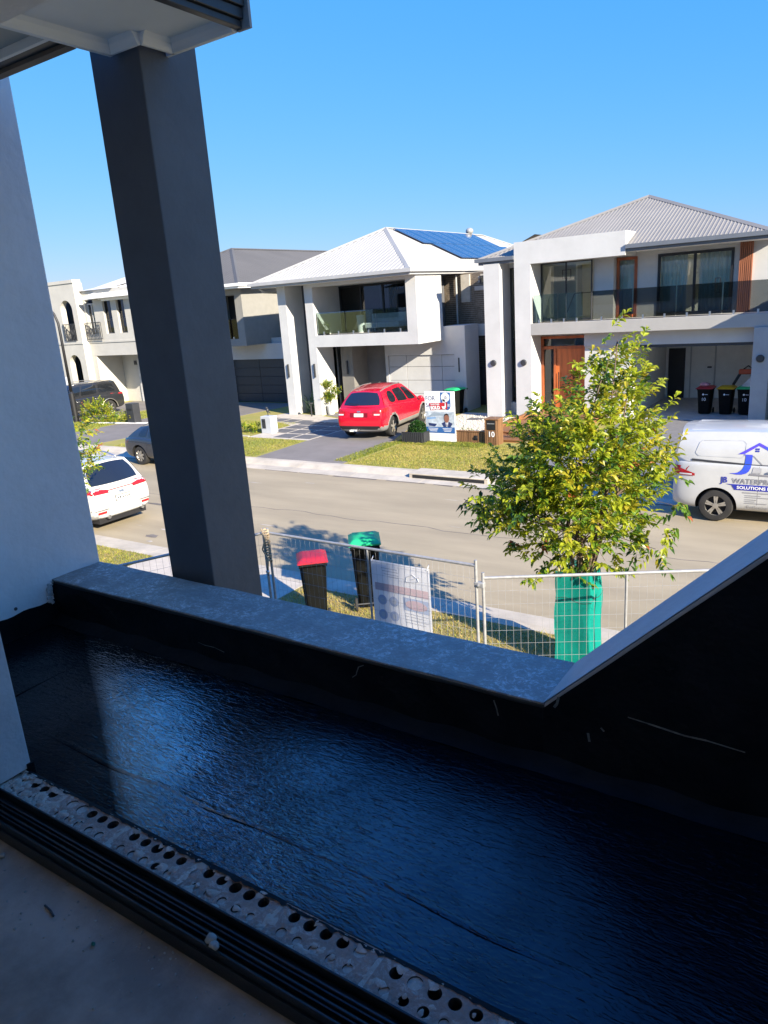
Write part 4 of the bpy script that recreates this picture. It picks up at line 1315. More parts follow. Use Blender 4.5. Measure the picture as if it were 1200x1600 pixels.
    def rooff(u, v):
        y = 2*v-1
        F, Rr = fs_(v, 1.0), rs_(v, 1.0)
        x = F.x+(Rr.x-F.x)*u
        t0 = pil[0][1]+(pil[-1][1]-pil[0][1])*u
        e = roof_pt(t0)
        yy = e.y*y
        z0 = lerp_tab(roof, t0)-crown*y*y
        return Vector((x, yy, z0))
    cb.grid(rooff, 16, 10)
    cab = cb.build('cabin', [C['paint']], t, local=True)
    bm = bmesh.new(); bm.from_mesh(cab.data)
    bmesh.ops.remove_doubles(bm, verts=bm.verts, dist=.004)
    bmesh.ops.recalc_face_normals(bm, faces=bm.faces)
    bm.to_mesh(cab.data); bm.free()
    cab.data.polygons.foreach_set('use_smooth', [True]*len(cab.data.polygons))
    cab.data.set_sharp_from_angle(angle=math.radians(35))

    def pane(nm, fn, s0, s1, v0, v1, m_, r=.2, off=.006, par=t, cx=None):
        """glass following the cabin surface with rounded corners (superellipse mapping)"""
        def g(u, v):
            a, b = 2*u-1, 2*v-1
            a2 = a*math.sqrt(max(0, 1-r*b*b/2)); b2 = b*math.sqrt(max(0, 1-r*a*a/2))
            s_, vv = (s0+s1)/2+(s1-s0)/2*a2, (v0+v1)/2+(v1-v0)/2*b2
            p = fn(s_, vv); e = 1e-3
            nrm = (fn(s_+e, vv)-p).cross(fn(s_, vv+e)-p)
            if nrm.length < 1e-12: nrm = Vector((0, 0, 1))
            nrm.normalize()
            ctr = Vector(((pil[0][0]+pil[-1][0])/2, 0, lerp_tab(C['belt'], 0)))
            if nrm.dot(p-ctr) < 0: nrm = -nrm
            return p+nrm*off
        return MB().grid(g, 10, 8).build(nm, m_, par, smooth=True, local=True)
    pane('windscreen', fs_, .05, .95, .06, .95, GLASSCAR, .15)
    if C.get('rear_glass', True):
        rw_ = pane('rear_window', rs_, .06, .94, C.get('rgl', .12), .92, C.get('rear_mat', GLASSCAR), .25)
    for sg in (1, -1):
        fn = lambda i: (lambda s_, v: side(i, s_, v, sg))
        for i in Q['glazed']:
            lo, hi = Q.get('vr', (.14, .90))
            if Q.get('trim'):
                pane('window_trim', fn(i), -.01, 1.01, lo-.06, hi+.05, ALLOY, .1, .003)
            pane('side_window', fn(i), Q['sr'].get(i, (.05, .95))[0], Q['sr'].get(i, (.05, .95))[1], lo, hi, GLASSCAR, Q.get('rr', {}).get(i, .18), .008)

    # ---------- things wrapped on the body
    def wrap(nm, fn2, origin_dir, m_, off=.006, nu=8, nv=6, par=t):
        """patch of the body skin: fn2 gives a point outside it, rays go along origin_dir"""
        d = Vector(origin_dir).normalized()
        vs, good = [], []
        for j in range(nv+1):
            for i in range(nu+1):
                o = Vector(fn2(i/nu, j/nv))
                h = bvh.ray_cast(o, d)
                good.append(h[0] is not None)
                vs.append((h[0]-d*off) if h[0] is not None else o)
        fs = [(j*(nu+1)+i, j*(nu+1)+i+1, (j+1)*(nu+1)+i+1, (j+1)*(nu+1)+i) for j in range(nv) for i in range(nu)]
        if any(good) and not all(good):
            ds = sorted((Vector(vs[k])-Vector(fn2((k % (nu+1))/nu, (k//(nu+1))/nv))).dot(d) for k in range(len(vs)) if good[k])
            for k in range(len(vs)):
                if not good[k]:
                    q = Vector(fn2((k % (nu+1))/nu, (k//(nu+1))/nv))+d*ds[-1]
                    h = bvh.find_nearest(q)
                    vs[k] = h[0]+h[1]*off
        return MB().add(vs, fs).build(nm, m_, par, smooth=True, local=True)
    C['_bvh'], C['_halfw'], C['_side'] = bvh, halfw, side
    # door seams, handles
    SEAM = BLACK
    for sg in (1, -1):
        for x in C.get('seams', ()):
            wrap('door_seam', lambda u, v, x=x, sg=sg: (x-.002+.004*u, sg*2, .34+v*(lerp_tab(C['belt'], x)-.40)), (0, -sg, 0), SEAM, .003, 1, 8)
        for x in C.get('handles', ()):
            z = lerp_tab(C['belt'], x)-.17
            hmb = MB()
            h = bvh.ray_cast(Vector((x, sg*2, z)), Vector((0, -sg, 0)))
            if h[0] is not None:
                hmb.obox((x, h[0].y+sg*.02, z), (.09, 0, 0), (0, .018, 0), (0, 0, .016))
                hmb.build('door_handle', C.get('handle_mat', C['paint']), t, bevel=.008, local=True)
        mx = pil[0][0]-.12
        mp = side(0, .12, .06, sg)
        MB().blob((mp.x-.02, mp.y+sg*.13, mp.z+.06), .11, 2, 0, squash=(.75, 1.1, .75)).build('wing_mirror', C.get('mirror', C['paint']), t, smooth=True, local=True)
        if C.get('rails'):
            a, b = pil[0][1]-.05, pil[-1][1]+.25
            pts = []
            for k in range(13):
                x = a+(b-a)*k/12
                e = roof_pt(x)
                lift = .06*min(1, 4*min(k, 12-k)/12)
                pts.append((x, sg*(e.y-.06), e.z+.012+lift))
            MB().tube(pts, .02, 6).build('roof_rail', C['rails'], t, smooth=True, local=True)
    # ---------- wheels
    def wheel(x, sg):
        yo = sg*(W/2-.035)
        prof = [(R*.60, -.0), (R*.70, .004), (R*.93, -.006), (R*.985, -.03), (R, -.07), (R, -.17), (R*.97, -.21), (R*.6, -.22)]
        w = MB().lathe([(r, yo+sg*h) for r, h in prof], (x, 0, R), 'y', 32).build('wheel', RUBBER, t, smooth=40, local=True)
        rm = MB()
        rm.lathe([(R*.68, yo+sg*.003), (R*.63, yo-sg*.01), (R*.60, yo-sg*.03)], (x, 0, R), 'y', 28)
        ns = C.get('spokes', 5)
        for k in range(ns):
            a0 = 2*math.pi*k/ns+.3
            for da in (-.13, .13) if C.get('twin') else (0,):
                a = a0+da
                ca, sa = math.cos(a), math.sin(a)
                hw = R*(.055 if C.get('twin') else .10)
                for (r0, r1, y0, y1) in ((R*.08, R*.655, -.012, -.012),):
                    cmid = Vector((x+ca*(r0+r1)/2, yo-sg*.015, R+sa*(r0+r1)/2))
                    rm.obox(cmid, (ca*(r1-r0)/2, 0, sa*(r1-r0)/2), (0, .012, 0), (-sa*hw, 0, ca*hw))
        rm.lathe([(R*.17, yo-sg*.02), (R*.17, yo+sg*.002), (0, yo+sg*.006)], (x, 0, R), 'y', 16)
        rm.build('rim', C.get('rim', ALLOY), w, smooth=30, local=True)
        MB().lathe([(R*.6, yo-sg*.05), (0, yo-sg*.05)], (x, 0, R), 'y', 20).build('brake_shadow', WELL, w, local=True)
    for x in (xf, xr):
        for sg in (1, -1):
            wheel(x, sg)
    return t, wrap


def flat_text(parent, s, size, o, ux, uy, m, align='CENTER', name='lettering', bold=0.0, sx=1.0, local=True):
    mb = MB()
    text_on(mb, s, size, o, ux, uy, align, 0, bold, sx)
    return mb.build(name, m, parent, local=local, recalc=False)


# ---- red SUV on the driveway, seen from behind
RED = paint('red_car_paint', (.52, .006, .022))
CR = dict(cat='car', L=4.75, W=1.98, R=.375, xf=1.46, xr=-1.42, zb=.25, paint=RED, clad=CLAD, clad_z=.50,
          belt=[(-2.4, 1.17), (-1.6, 1.22), (-.8, 1.17), (0, 1.10), (1.1, 1.02), (2.0, .93), (2.4, .80)],
          deck=[(-2.4, 1.16), (-1.5, 1.19), (0, 1.07), (.9, 1.12), (1.15, 1.17), (1.9, 1.05), (2.25, .90), (2.4, .76)],
          front=lambda z: .02+.16*max(0, z-.55), rear=lambda z: .03+.26*max(0, z-.78)**1.2+.16*max(0, .55-z),
          cab=dict(yb=.94, yt=.62, roof=[(-2.3, 1.60), (-1.85, 1.70), (-1.2, 1.79), (-.4, 1.84), (.1, 1.81), (.7, 1.70)], fbow=.24, rbow=.16,
                   pillars=[(1.22, .26), (.16, -.22), (-.84, -.92), (-2.02, -1.66)], glazed=[0, 1, 2], sr={0: (.20, .96), 1: (.04, .96), 2: (.05, .62)}, rr={0: .35, 2: .9}, vr=(.12, .84)),
          seams=(1.02, .10, -.92), handles=(.32, -.72), rails=None, rear_mat=GLASSCAR, rgl=.10, rim=ALLOY)
tr, wrap = make_car('red_car', 'red SUV with grey lower cladding parked nose in on the driveway', None, (-15.85, 23.74, 0), math.radians(90+8), CR)
MB().tube([(.05, .60, 1.80), (-.6, .62, 1.815), (-1.2, .62, 1.775), (-1.65, .60, 1.70)], .022, 6).build('roof_rail', ALLOY, tr, local=True)
MB().tube([(.05, -.60, 1.80), (-.6, -.62, 1.815), (-1.2, -.62, 1.775), (-1.65, -.60, 1.70)], .022, 6).build('roof_rail', ALLOY, tr, local=True)
for sg in (1, -1):
    wrap('tail_light', lambda u, v, sg=sg: (-4, sg*(.56+.34*u), .90+.17*v+.09*u), (1, 0, 0), LAMP_R, .012)
    wrap('tail_light', lambda u, v, sg=sg: (-2.24+.40*u, sg*2, .98+.17*v+.05*u), (0, -sg, 0), LAMP_R, .012)
    wrap('reverse_lamp', lambda u, v, sg=sg: (-4, sg*(.62+.22*u), .92+.05*v), (1, 0, 0), LAMP_C, .016)
    MB().tube([(1.20, sg*.55, 1.6), (1.2, sg*.55, 1.6)], .001, 3)
wrap('number_plate', lambda u, v: (-4, -.19+.38*u, .865+.12*v), (1, 0, 0), PLATE, .014, 4, 3)
wrap('plate_recess', lambda u, v: (-4, -.36+.72*u, .845+.16*v), (1, 0, 0), mat('dark_red_recess', (.2, .004, .012), .4), .006, 6, 4)
wrap('badge', lambda u, v: (-4, -.07+.14*u, 1.025+.05*v), (1, 0, 0), STEEL, .012, 4, 3)
wrap('bumper_trim', lambda u, v: (-4, -.82+1.64*u, .40+.13*v), (1, 0, 0), BLACK, .008, 14, 4)
MB().tube([(-2.36, 0, .40), (-2.52, 0, .38), (-2.53, 0, .46)], .022, 8).build('tow_ball', STEEL, tr, local=True)
MB().box(-2.44, -2.30, .10, .36, .34, .40).build('tow_plug', PLATE, tr, local=True)
MB().tube([(-2.22, -.02, 1.30), (-2.18, .3, 1.32), (-2.13, .46, 1.33)], .011, 6).build('rear_wiper', BLACK, tr, local=True)
MB().tube([(-1.55, .3, 1.73), (-1.75, .3, 1.80)], .008, 5).build('aerial', BLACK, tr, local=True)

# ---- white SUV parked at the near kerb, tail towards us
WHITEP = paint('white_car_paint', (.56, .55, .52))
CW = dict(cat='car', L=4.5, W=1.86, R=.345, xf=1.36, xr=-1.30, zb=.22, paint=WHITEP, clad=mat('pale_grey_cladding', (.33, .33, .32), .6), clad_z=.40,
          belt=[(-2.3, 1.02), (-1.5, 1.07), (0, 1.00), (1.1, .96), (1.9, .86), (2.3, .76)],
          deck=[(-2.3, 1.02), (-1.5, 1.06), (0, 1.0), (.9, 1.06), (1.15, 1.08), (1.8, .96), (2.15, .84), (2.3, .72)],
          front=lambda z: .02+.16*max(0, z-.5), rear=lambda z: .02+.30*max(0, z-.78)+.05*max(0, .45-z),
          cab=dict(yb=.94, yt=.68, roof=[(-2.1, 1.52), (-1.6, 1.61), (-.6, 1.66), (0, 1.65), (.7, 1.56)], fbow=.22, rbow=.16,
                   pillars=[(1.12, .32), (.16, -.16), (-.80, -.90), (-1.98, -1.66)], glazed=[0, 1, 2], sr={0: (.18, .95), 1: (.05, .95), 2: (.07, .62)}, rr={2: .5}),
          seams=(1.0, .08, -.86), handles=(.28, -.68), rails=STEEL, rgl=.10, spokes=5, twin=True)
tw, wrap = make_car('white_car', 'white SUV parked at the near kerb with its red tail lights towards us', None, (-17.62, 10.98, -.118), math.radians(180), CW)
MB().grid(lambda u, v: (-.72+1.1*u, -.50+1.0*v, 1.665-.05*(2*v-1)**2*.5), 6, 8).build('sunroof', GLASSCAR, tw, smooth=True, local=True)
MB().blob((-1.15, 0, 1.66), .07, 2, 0, squash=(1.5, .5, .8)).build('shark_fin', BLACK, tw, smooth=True, local=True)
for sg in (1, -1):
    wrap('tail_light', lambda u, v, sg=sg: (-4, sg*(.36+.56*u), .90+(.075+.09*u)*v+.02*u), (1, 0, 0), LAMP_R, .014, 10, 4)
    wrap('tail_light', lambda u, v, sg=sg: (-2.2+.34*u, sg*2, .93+(.15-.1*u)*v+.03*u), (0, -sg, 0), LAMP_R, .012, 8, 4)
    wrap('fog_reflector', lambda u, v, sg=sg: (-4, sg*(.52+.24*u), .42+.06*v), (1, 0, 0), LAMP_R, .012, 6, 3)
    wrap('bumper_trim', lambda u, v, sg=sg: (-4, sg*(.46+.40*u), .50+.035*v), (1, 0, 0), STEEL, .012, 6, 2)
    MB().lathe([(.05, -2.19), (.05, -2.27), (.04, -2.27), (.04, -2.2)], (0, sg*.5, .33), 'x', 14).build('exhaust_tip', STEEL, tw, local=True)
wrap('light_strip', lambda u, v: (-4, -.38+.76*u, .945+.022*v), (1, 0, 0), mat('dark_red_strip', (.25, .05, .05), .3), .012, 12, 2)
wrap('number_plate', lambda u, v: (-4, -.20+.40*u, .665+.11*v), (1, 0, 0), PLATE, .012, 4, 3)
wrap('plate_frame', lambda u, v: (-4, -.22+.44*u, .65+.14*v), (1, 0, 0), CHAR, .006, 4, 3)
for k in range(6):
    wrap('plate_character', lambda u, v, k=k: (-4, .155-.058*k-.034*u-(.02 if k > 1 else 0), .69+.06*v), (1, 0, 0), CHAR, .016, 1, 1)
wrap('badge', lambda u, v: (-4, -.07+.14*u, .84+.055*v), (1, 0, 0), STEEL, .014, 5, 4)
wrap('tailgate_seam', lambda u, v: (-4, -.62+1.24*u, .60+.008*v), (1, 0, 0), CLAD, .004, 12, 1)
wrap('tailgate_seam', lambda u, v: (-4, -.66+1.32*u, .80+.008*v), (1, 0, 0), CLAD, .004, 12, 1)
wrap('diffuser', lambda u, v: (-4, -.74+1.48*u, .34+.09*v), (1, 0, 0), mat('silver_diffuser', (.45, .45, .44), .4), .010, 12, 3)
MB().box(-2.12, -1.4, -.7, .7, .16, .30).build('underbody', BLACK, tw, local=True)
MB().tube([(-2.06, .0, 1.13), (-2.02, -.3, 1.15), (-2.0, -.42, 1.16)], .010, 6).build('rear_wiper', BLACK, tw, local=True)

# ---- dark hatchback half hidden by the column
BLUEB = paint('dark_blue_paint', (.020, .026, .040))
CB = dict(cat='car', L=4.4, W=1.8, R=.33, xf=1.34, xr=-1.30, zb=.2, paint=BLUEB,
          belt=[(-2.2, .94), (-1.4, .99), (0, .93), (1.1, .90), (1.8, .82), (2.2, .70)],
          deck=[(-2.2, .95), (-1.4, 1.0), (0, .93), (1.1, 1.0), (1.8, .90), (2.1, .80), (2.2, .68)],
          front=lambda z: .02+.16*max(0, z-.5), rear=lambda z: .02+.25*max(0, z-.7),
          cab=dict(yb=.93, yt=.66, roof=[(-2.1, 1.24), (-1.5, 1.36), (-.5, 1.46), (0, 1.46), (.7, 1.38)], fbow=.2, rbow=.14,
                   pillars=[(1.1, .22), (.12, -.16), (-.80, -.84), (-1.95, -1.35)], glazed=[0, 1, 2], sr={0: (.18, .95), 1: (.05, .95), 2: (.07, .5)}, rr={2: .5}),
          seams=(.98, .06, -.84), handles=(.26, -.66), spokes=7)
tb, wrap = make_car('dark_hatchback', 'dark blue hatchback parked at the far kerb partly behind the column', None, (-19.98, 17.02, -.118), 0, CB)
for sg in (1, -1):
    wrap('tail_light', lambda u, v, sg=sg: (-4, sg*(.5+.36*u), .76+.12*v), (1, 0, 0), LAMP_R, .012)

# ---- dark seven seat SUV in the far driveway
DGREY = paint('graphite_paint', (.022, .023, .026))
CS = dict(cat='car', L=4.85, W=1.93, R=.38, xf=1.48, xr=-1.42, zb=.26, paint=DGREY, clad=mat('silver_cladding', (.30, .30, .30), .4, metal=.5), clad_z=.0,
          belt=[(-2.4, 1.10), (-1.5, 1.12), (0, 1.08), (1.2, 1.05), (2.0, .98), (2.4, .85)],
          deck=[(-2.4, 1.10), (-1.5, 1.12), (0, 1.08), (1.0, 1.14), (1.25, 1.16), (2.0, 1.06), (2.3, .95), (2.4, .82)],
          front=lambda z: .02+.1*max(0, z-.6), rear=lambda z: .02+.16*max(0, z-.8),
          cab=dict(yb=.93, yt=.72, roof=[(-2.3, 1.70), (-1.9, 1.76), (-.8, 1.82), (0, 1.81), (.7, 1.74)], fbow=.2, rbow=.12,
                   pillars=[(1.18, .46), (.22, -.08), (-.82, -.92), (-2.2, -2.0)], glazed=[0, 1, 2], sr={0: (.16, .95), 1: (.05, .95), 2: (.06, .80)}, rr={2: .3}, trim=False, vr=(.2, .86)),
          seams=(1.0, .12, -.9), handles=(.34, -.7), rails=ALLOY, handle_mat=STEEL, spokes=6)
ts, wrap = make_car('dark_suv', 'dark seven seat SUV with silver roof rails in the driveway by the cream house', None, (-35.4, 23.35, 0), math.radians(-90-6), CS)
for sg in (1, -1):
    wrap('tail_light', lambda u, v, sg=sg: (-2.40+.36*u, sg*2, 1.02+.16*v), (0, -sg, 0), LAMP_R, .012)
    wrap('tail_light', lambda u, v, sg=sg: (-4, sg*(.62+.3*u), 1.0+.16*v), (1, 0, 0), LAMP_R, .012)
    wrap('sill_strip', lambda u, v, sg=sg: (-.95+1.9*u, sg*2, .36+.09*v), (0, -sg, 0), ALLOY, .008, 10, 2)
    MB().tube([(CS['xr']+(.46)*math.cos(a*.2618), sg*.955, .38+.46*math.sin(a*.2618)) for a in range(13)], .022, 6).build('arch_trim', ALLOY, ts, local=True)

# ---- white trade van at the far side of the road
VANP = paint('white_van_paint', (.47, .475, .47), .3)
CV = dict(cat='van', L=5.1, W=1.98, R=.352, xf=1.62, xr=-1.60, zb=.22, paint=VANP,
          belt=[(-2.55, 1.33), (0, 1.32), (1.3, 1.26), (2.0, 1.12), (2.55, .90)],
          deck=[(-2.55, 1.34), (0, 1.32), (1.3, 1.30), (2.0, 1.16), (2.35, 1.02), (2.55, .86)],
          front=lambda z: .02+.25*max(0, z-.6), rear=lambda z: .015+.06*max(0, z-.6),
          cab=dict(yb=.955, yt=.76, roof=[(-2.6, 1.90), (-2.3, 1.97), (-1.0, 2.0), (.5, 1.98), (1.2, 1.90)], fbow=.3, rbow=.05,
                   pillars=[(1.75, .90), (.70, .38), (-.75, -.75), (-2.46, -2.36)], glazed=[0], sr={0: (.2, .95)}),
          seams=(1.55, .62, -.80), handles=(.80, -.55), spokes=5, twin=True, rgl=.12)
tv, wrap = make_car('white_van', 'white trade van with blue roof logo and waterproofing lettering on its side', None, (-1.02, 16.95, -.112), math.radians(1.5), CV)
tv.scale = (.97, .97, .97)
vb, vside = CV['_bvh'], CV['_side']
VBLUE = mat('van_blue_print', (.022, .085, .55), .4, var=.25, vscale=2.5, col2=(.10, .05, .50))
VNAVY = mat('van_navy_print', (.02, .03, .32), .4, var=.05)
VGREY = mat('van_grey_print', (.20, .20, .22), .4, var=.05)


def van_pt(x, z, off=.008):
    """point on the van's right flank (y<0) at local x,z"""
    zb_ = 1.31
    if z <= zb_-.02:
        h = vb.ray_cast(Vector((x, -3, z)), Vector((0, 1, 0)))
        if h[0] is not None: return h[0]-Vector((0, off, 0))
    # on the upper side: search the panel
    for i in range(3):
        (b0, t0), (b1, t1) = CV['cab']['pillars'][i], CV['cab']['pillars'][i+1]
        if min(b1, t1) <= x <= max(b0, t0) or i == 2:
            lo, hi = 0.0, 1.0
            for _ in range(30):
                mid = (lo+hi)/2
                if vside(i, .5, mid).z < z: lo = mid
                else: hi = mid
            s_ = (x-(b0+(t0-b0)*lo))/((b1+(t1-b1)*lo)-(b0+(t0-b0)*lo))
            p = vside(i, min(1, max(0, s_)), lo, -1)
            hb = vb.ray_cast(Vector((x, -3, z)), Vector((0, 1, 0)))
            y = p.y if hb[0] is None else min(p.y, hb[0].y)
            return Vector((x, y-off, z))
    return Vector((x, -1, z))


def van_poly(name, polys, m, off=.008, par=tv, sub=6):
    mb = MB()
    for poly in polys:
        bm = bmesh.new()
        bm.faces.new([bm.verts.new((p[0], p[1], 0)) for p in poly])
        bmesh.ops.triangulate(bm, faces=bm.faces)
        bmesh.ops.subdivide_edges(bm, edges=bm.edges, cuts=2, use_grid_fill=True)
        bm.verts.index_update()
        mb.add([van_pt(v.co.x, v.co.y, off) for v in bm.verts], [tuple(v.index for v in f.verts) for f in bm.faces])
        bm.free()
    return mb.build(name, m, par, local=True, recalc=False)


def van_text(s, size, x, z, m, bold=0.0, align='LEFT', sx=1.0):
    vs, fs = text_tris(s, size, align, bold)
    MB().add([van_pt(x+a*sx, z+b, .010) for a, b in vs], fs).build('lettering', m, tv, local=True, recalc=False)


def strip(pts, w):
    """ribbon polygons along a 2D line"""
    out = []
    for a, b in zip(pts[:-1], pts[1:]):
        d = Vector((b[0]-a[0], b[1]-a[1])).normalized()
        n = Vector((-d.y, d.x))*w/2
        out.append([(a[0]-n.x, a[1]-n.y), (b[0]-n.x, b[1]-n.y), (b[0]+n.x, b[1]+n.y), (a[0]+n.x, a[1]+n.y)])
    return out


# roof emblem: chevron, J sweep, little window, pale L, grey base
van_poly('logo', [[(-1.22, 1.50), (-.84, 1.745), (-.84, 1.685), (-1.10, 1.51)], [(-.84, 1.745), (-.36, 1.50), (-.47, 1.50), (-.84, 1.685)]], VBLUE)
JR = [(-.945, 1.50), (-.945, 1.40), (-.95, 1.30), (-.965, 1.22), (-.995, 1.155), (-1.04, 1.11), (-1.12, 1.082), (-1.22, 1.078), (-1.36, 1.098)]
JL = [(-1.115, 1.50), (-1.07, 1.47), (-1.075, 1.36), (-1.085, 1.28), (-1.11, 1.21), (-1.15, 1.16), (-1.20, 1.125), (-1.26, 1.108), (-1.36, 1.099)]
van_poly('logo', [[JL[i], JR[i], JR[i+1], JL[i+1]] for i in range(8)], VBLUE)
van_poly('logo', [[(-.99, 1.075), (-.60, 1.06), (-.58, 1.09), (-.96, 1.12)]], VGREY)
van_poly('logo', [[(-.93, 1.13), (-.76, 1.125), (-.76, 1.23), (-.91, 1.25)]], mat('van_pale_print', (.36, .36, .37), .5))
van_poly('logo', strip([(-.93, 1.48), (-.75, 1.30), (-.30, 1.29)], .012), VGREY)
for dx, dz in ((0, 0), (.042, 0), (0, .042), (.042, .042)):
    van_poly('logo', [[(-.90+dx, 1.56+dz), (-.868+dx, 1.56+dz), (-.868+dx, 1.592+dz), (-.90+dx, 1.592+dz)]], VNAVY, sub=1)
van_poly('logo', [[(-.60, 1.08), (-.50, 1.10), (-.44, 1.20), (-.52, 1.22), (-.58, 1.15)]], VBLUE)
van_text('JB', .175, -1.515, .895, VNAVY, .003, sx=.9)
van_text('WATERPROOFING', .150, -1.295, .893, VGREY, .0015, sx=1.0)
van_poly('logo', [[(-1.42, .868), (-1.30, .845), (-1.24, .748), (.05, .748), (.10, .868)]], VNAVY)
vs, fs = text_tris('SOLUTIONS PTY LTD', .088, 'LEFT', .002)
MB().add([van_pt(-1.20+a*1.15, .775+b, .014) for a, b in vs], fs).build('lettering', TRIM_W, tv, local=True, recalc=False)
mat('pale_grey_print', (.30, .30, .31), .5)
van_poly('fine_print', strip([(-1.08, .70), (.0, .70)], .022), bpy.data.materials['pale_grey_print'])
for z, ln in ((.64, .30), (.60, .62), (.55, .24), (.51, .2), (.47, .42)):
    van_poly('fine_print', strip([(-1.03, z), (-1.03+ln, z)], .012), bpy.data.materials['pale_grey_print'])
van_text('Perfection i', .105, -1.0, .345, bpy.data.materials['pale_grey_print'])
# raised window blanks on the flank, slide rail, lights
for sg in (-1,):
    for xa, xb in ((-2.05, -1.08), (-.62, .33)):
        pts = [(xa+.06, 1.44), (xb-.06, 1.43), (xb, 1.49), (xb, 1.72), (xb-.06, 1.78), (xa+.14, 1.76), (xa+.07, 1.71), (xa, 1.50), (xa+.06, 1.44)]
        van_poly('panel_pressing', strip(pts, .016), mat('pressing_shadow', (.45, .46, .47), .4) if xa < -2 else bpy.data.materials['pressing_shadow'], .006)
van_poly('slide_rail', [[(-2.12, 1.325), (-1.08, 1.285), (-1.08, 1.315), (-2.12, 1.37)]], CHAR, .012)
van_poly('body_seam', strip([(-1.08, 1.30), (1.2, 1.25)], .012), CHAR, .010)
for sg in (1, -1):
    wrap('tail_light', lambda u, v, sg=sg: (-2.50+.46*u, sg*2.2, 1.0+(.20-.15*u)*v), (0, -sg, 0), LAMP_R, .014)
    wrap('tail_light', lambda u, v, sg=sg: (-4, sg*(.62+.33*u), 1.0+.20*v), (1, 0, 0), LAMP_R, .014)
    wrap('lamp_lens', lambda u, v, sg=sg: (-2.36+.26*u, sg*2.2, 1.015+.03*v), (0, -sg, 0), LAMP_C, .018)
    for k in range(3):
        MB().tube([(-2.2, sg*(.2+.2*k), 1.965-.012*k), (.6, sg*(.2+.2*k), 1.985-.012*k)], .008, 4).build('roof_rib', VANP, tv, local=True)
wrap('number_plate', lambda u, v: (-4, -.19+.38*u, .86+.12*v), (1, 0, 0), PLATE, .012, 4, 3)
wrap('door_handle', lambda u, v: (-4, -.1+.2*u, 1.04+.05*v), (1, 0, 0), BLACK, .012, 4, 3)

# ------------------------------------------------------------------ driveways, paths, garden beds across the road
def sheet(name, poly, z, m, parent=None, kind='structure'):
    mb = MB()
    n = len(poly)
    mb.add([(x, y, z) for x, y in poly]+[(x, y, z-.05) for x, y in poly], [tuple(range(n))]+[((i+1) % n, i, n+i, n+(i+1) % n) for i in range(n)])
    o = mb.build(name, m, parent)
    if parent is None: o['kind'] = kind
    return o


sheet('driveway', [(-17.45, 17.93), (-13.75, 17.93), (-14.25, 21.6), (-15.0, 24), (-15.0, 28.29), (-20.6, 28.29), (-20.9, 26.3), (-17.5, 24.8), (-17.6, 21.0)], .008, DRIVE)
sheet('driveway', [(-8.3, 17.93), (-3.0, 17.93), (-2.95, 27.55), (-7.5, 27.55)], .008, mat('grey_paved_drive', (.185, .18, .18), .9, var=.12, vscale=5))
sheet('driveway', [(-30.6, 17.93), (-26.6, 17.93), (-25.6, 24), (-25.0, 29.5), (-30.4, 29.5)], .008, DRIVE)
sheet('driveway', [(-37.6, 17.93), (-33.95, 17.93), (-33.2, 29.1), (-38, 29.1)], .008, DRIVE)
sheet('driveway', [(-12.3, 4), (-8.25, 4), (-8.25, 9.34), (-12.3, 9.34)], .008, PAVELITE)
p = sheet('front_path', [(-20.7, 20.95), (-17.62, 20.95), (-17.55, 24.75), (-21.0, 26.1), (-23.4, 26.6), (-23.8, 25.2), (-20.7, 23.6)], .006, PAVELITE)
for i in range(3):
    for j in range(4):
        x0, y0 = -20.5+.98*i, 21.15+.90*j
        if i == 0 and j < 1: continue
        MB().box(x0, x0+.86, y0, y0+.72, .0, .022+.002*random.random()).build('paver', PAVEDARK, p, bevel=.006)
for k in range(4):
    MB().box(-23.3+.75*k, -22.68+.75*k, 24.5-.12*k, 25.2-.12*k, 0, .02).build('paver', PAVEDARK, p, bevel=.006)
sheet('garden_edging', [(-25.2, 21.35), (-20.75, 21.0), (-20.75, 21.1), (-25.2, 21.47)], .03, PAVELITE)
sheet('garden_edging', [(-33, 21.9), (-29.0, 22.6), (-29.0, 22.75), (-33, 22.05)], .04, TRIM_W)
sheet('pebble_bed', [(-12.75, 22.15), (-10.8, 22.15), (-11.2, 25.5), (-11.9, 27.9), (-14.6, 28.0), (-14.4, 25)], .012, PEBM)
mb = MB()
for k in range(900):
    x, y = random.uniform(-14.2, -11), random.uniform(22.2, 27.7)
    if x < -12.75-(y-22.15)*.35 or x > -10.85-(y-22)*.12: continue
    mb.blob((x, y, .02), random.uniform(.02, .05), 1, .2, squash=(1, 1, .6))
mb.build('pebbles', PEBM, kind='stuff', label='white pebbles filling the garden bed by the letterbox', category='pebbles')
for x, y in ((-12.6, 27.1), (-13.3, 26.4), (-12.3, 26.2)):
    o = MB().box(x-.32, x+.32, y-.2, y+.2, .0, .045).build('stepping_stone', PAVEDARK, bevel=.01)
    o['kind'] = 'structure'

# ------------------------------------------------------------------ grass
G1 = leaf_mat('grass_green', (.115, .175, .022), .6, .3)
G2 = leaf_mat('grass_lime', (.27, .275, .034), .6, .3)
G3 = leaf_mat('grass_straw', (.46, .35, .11), .7, .3)


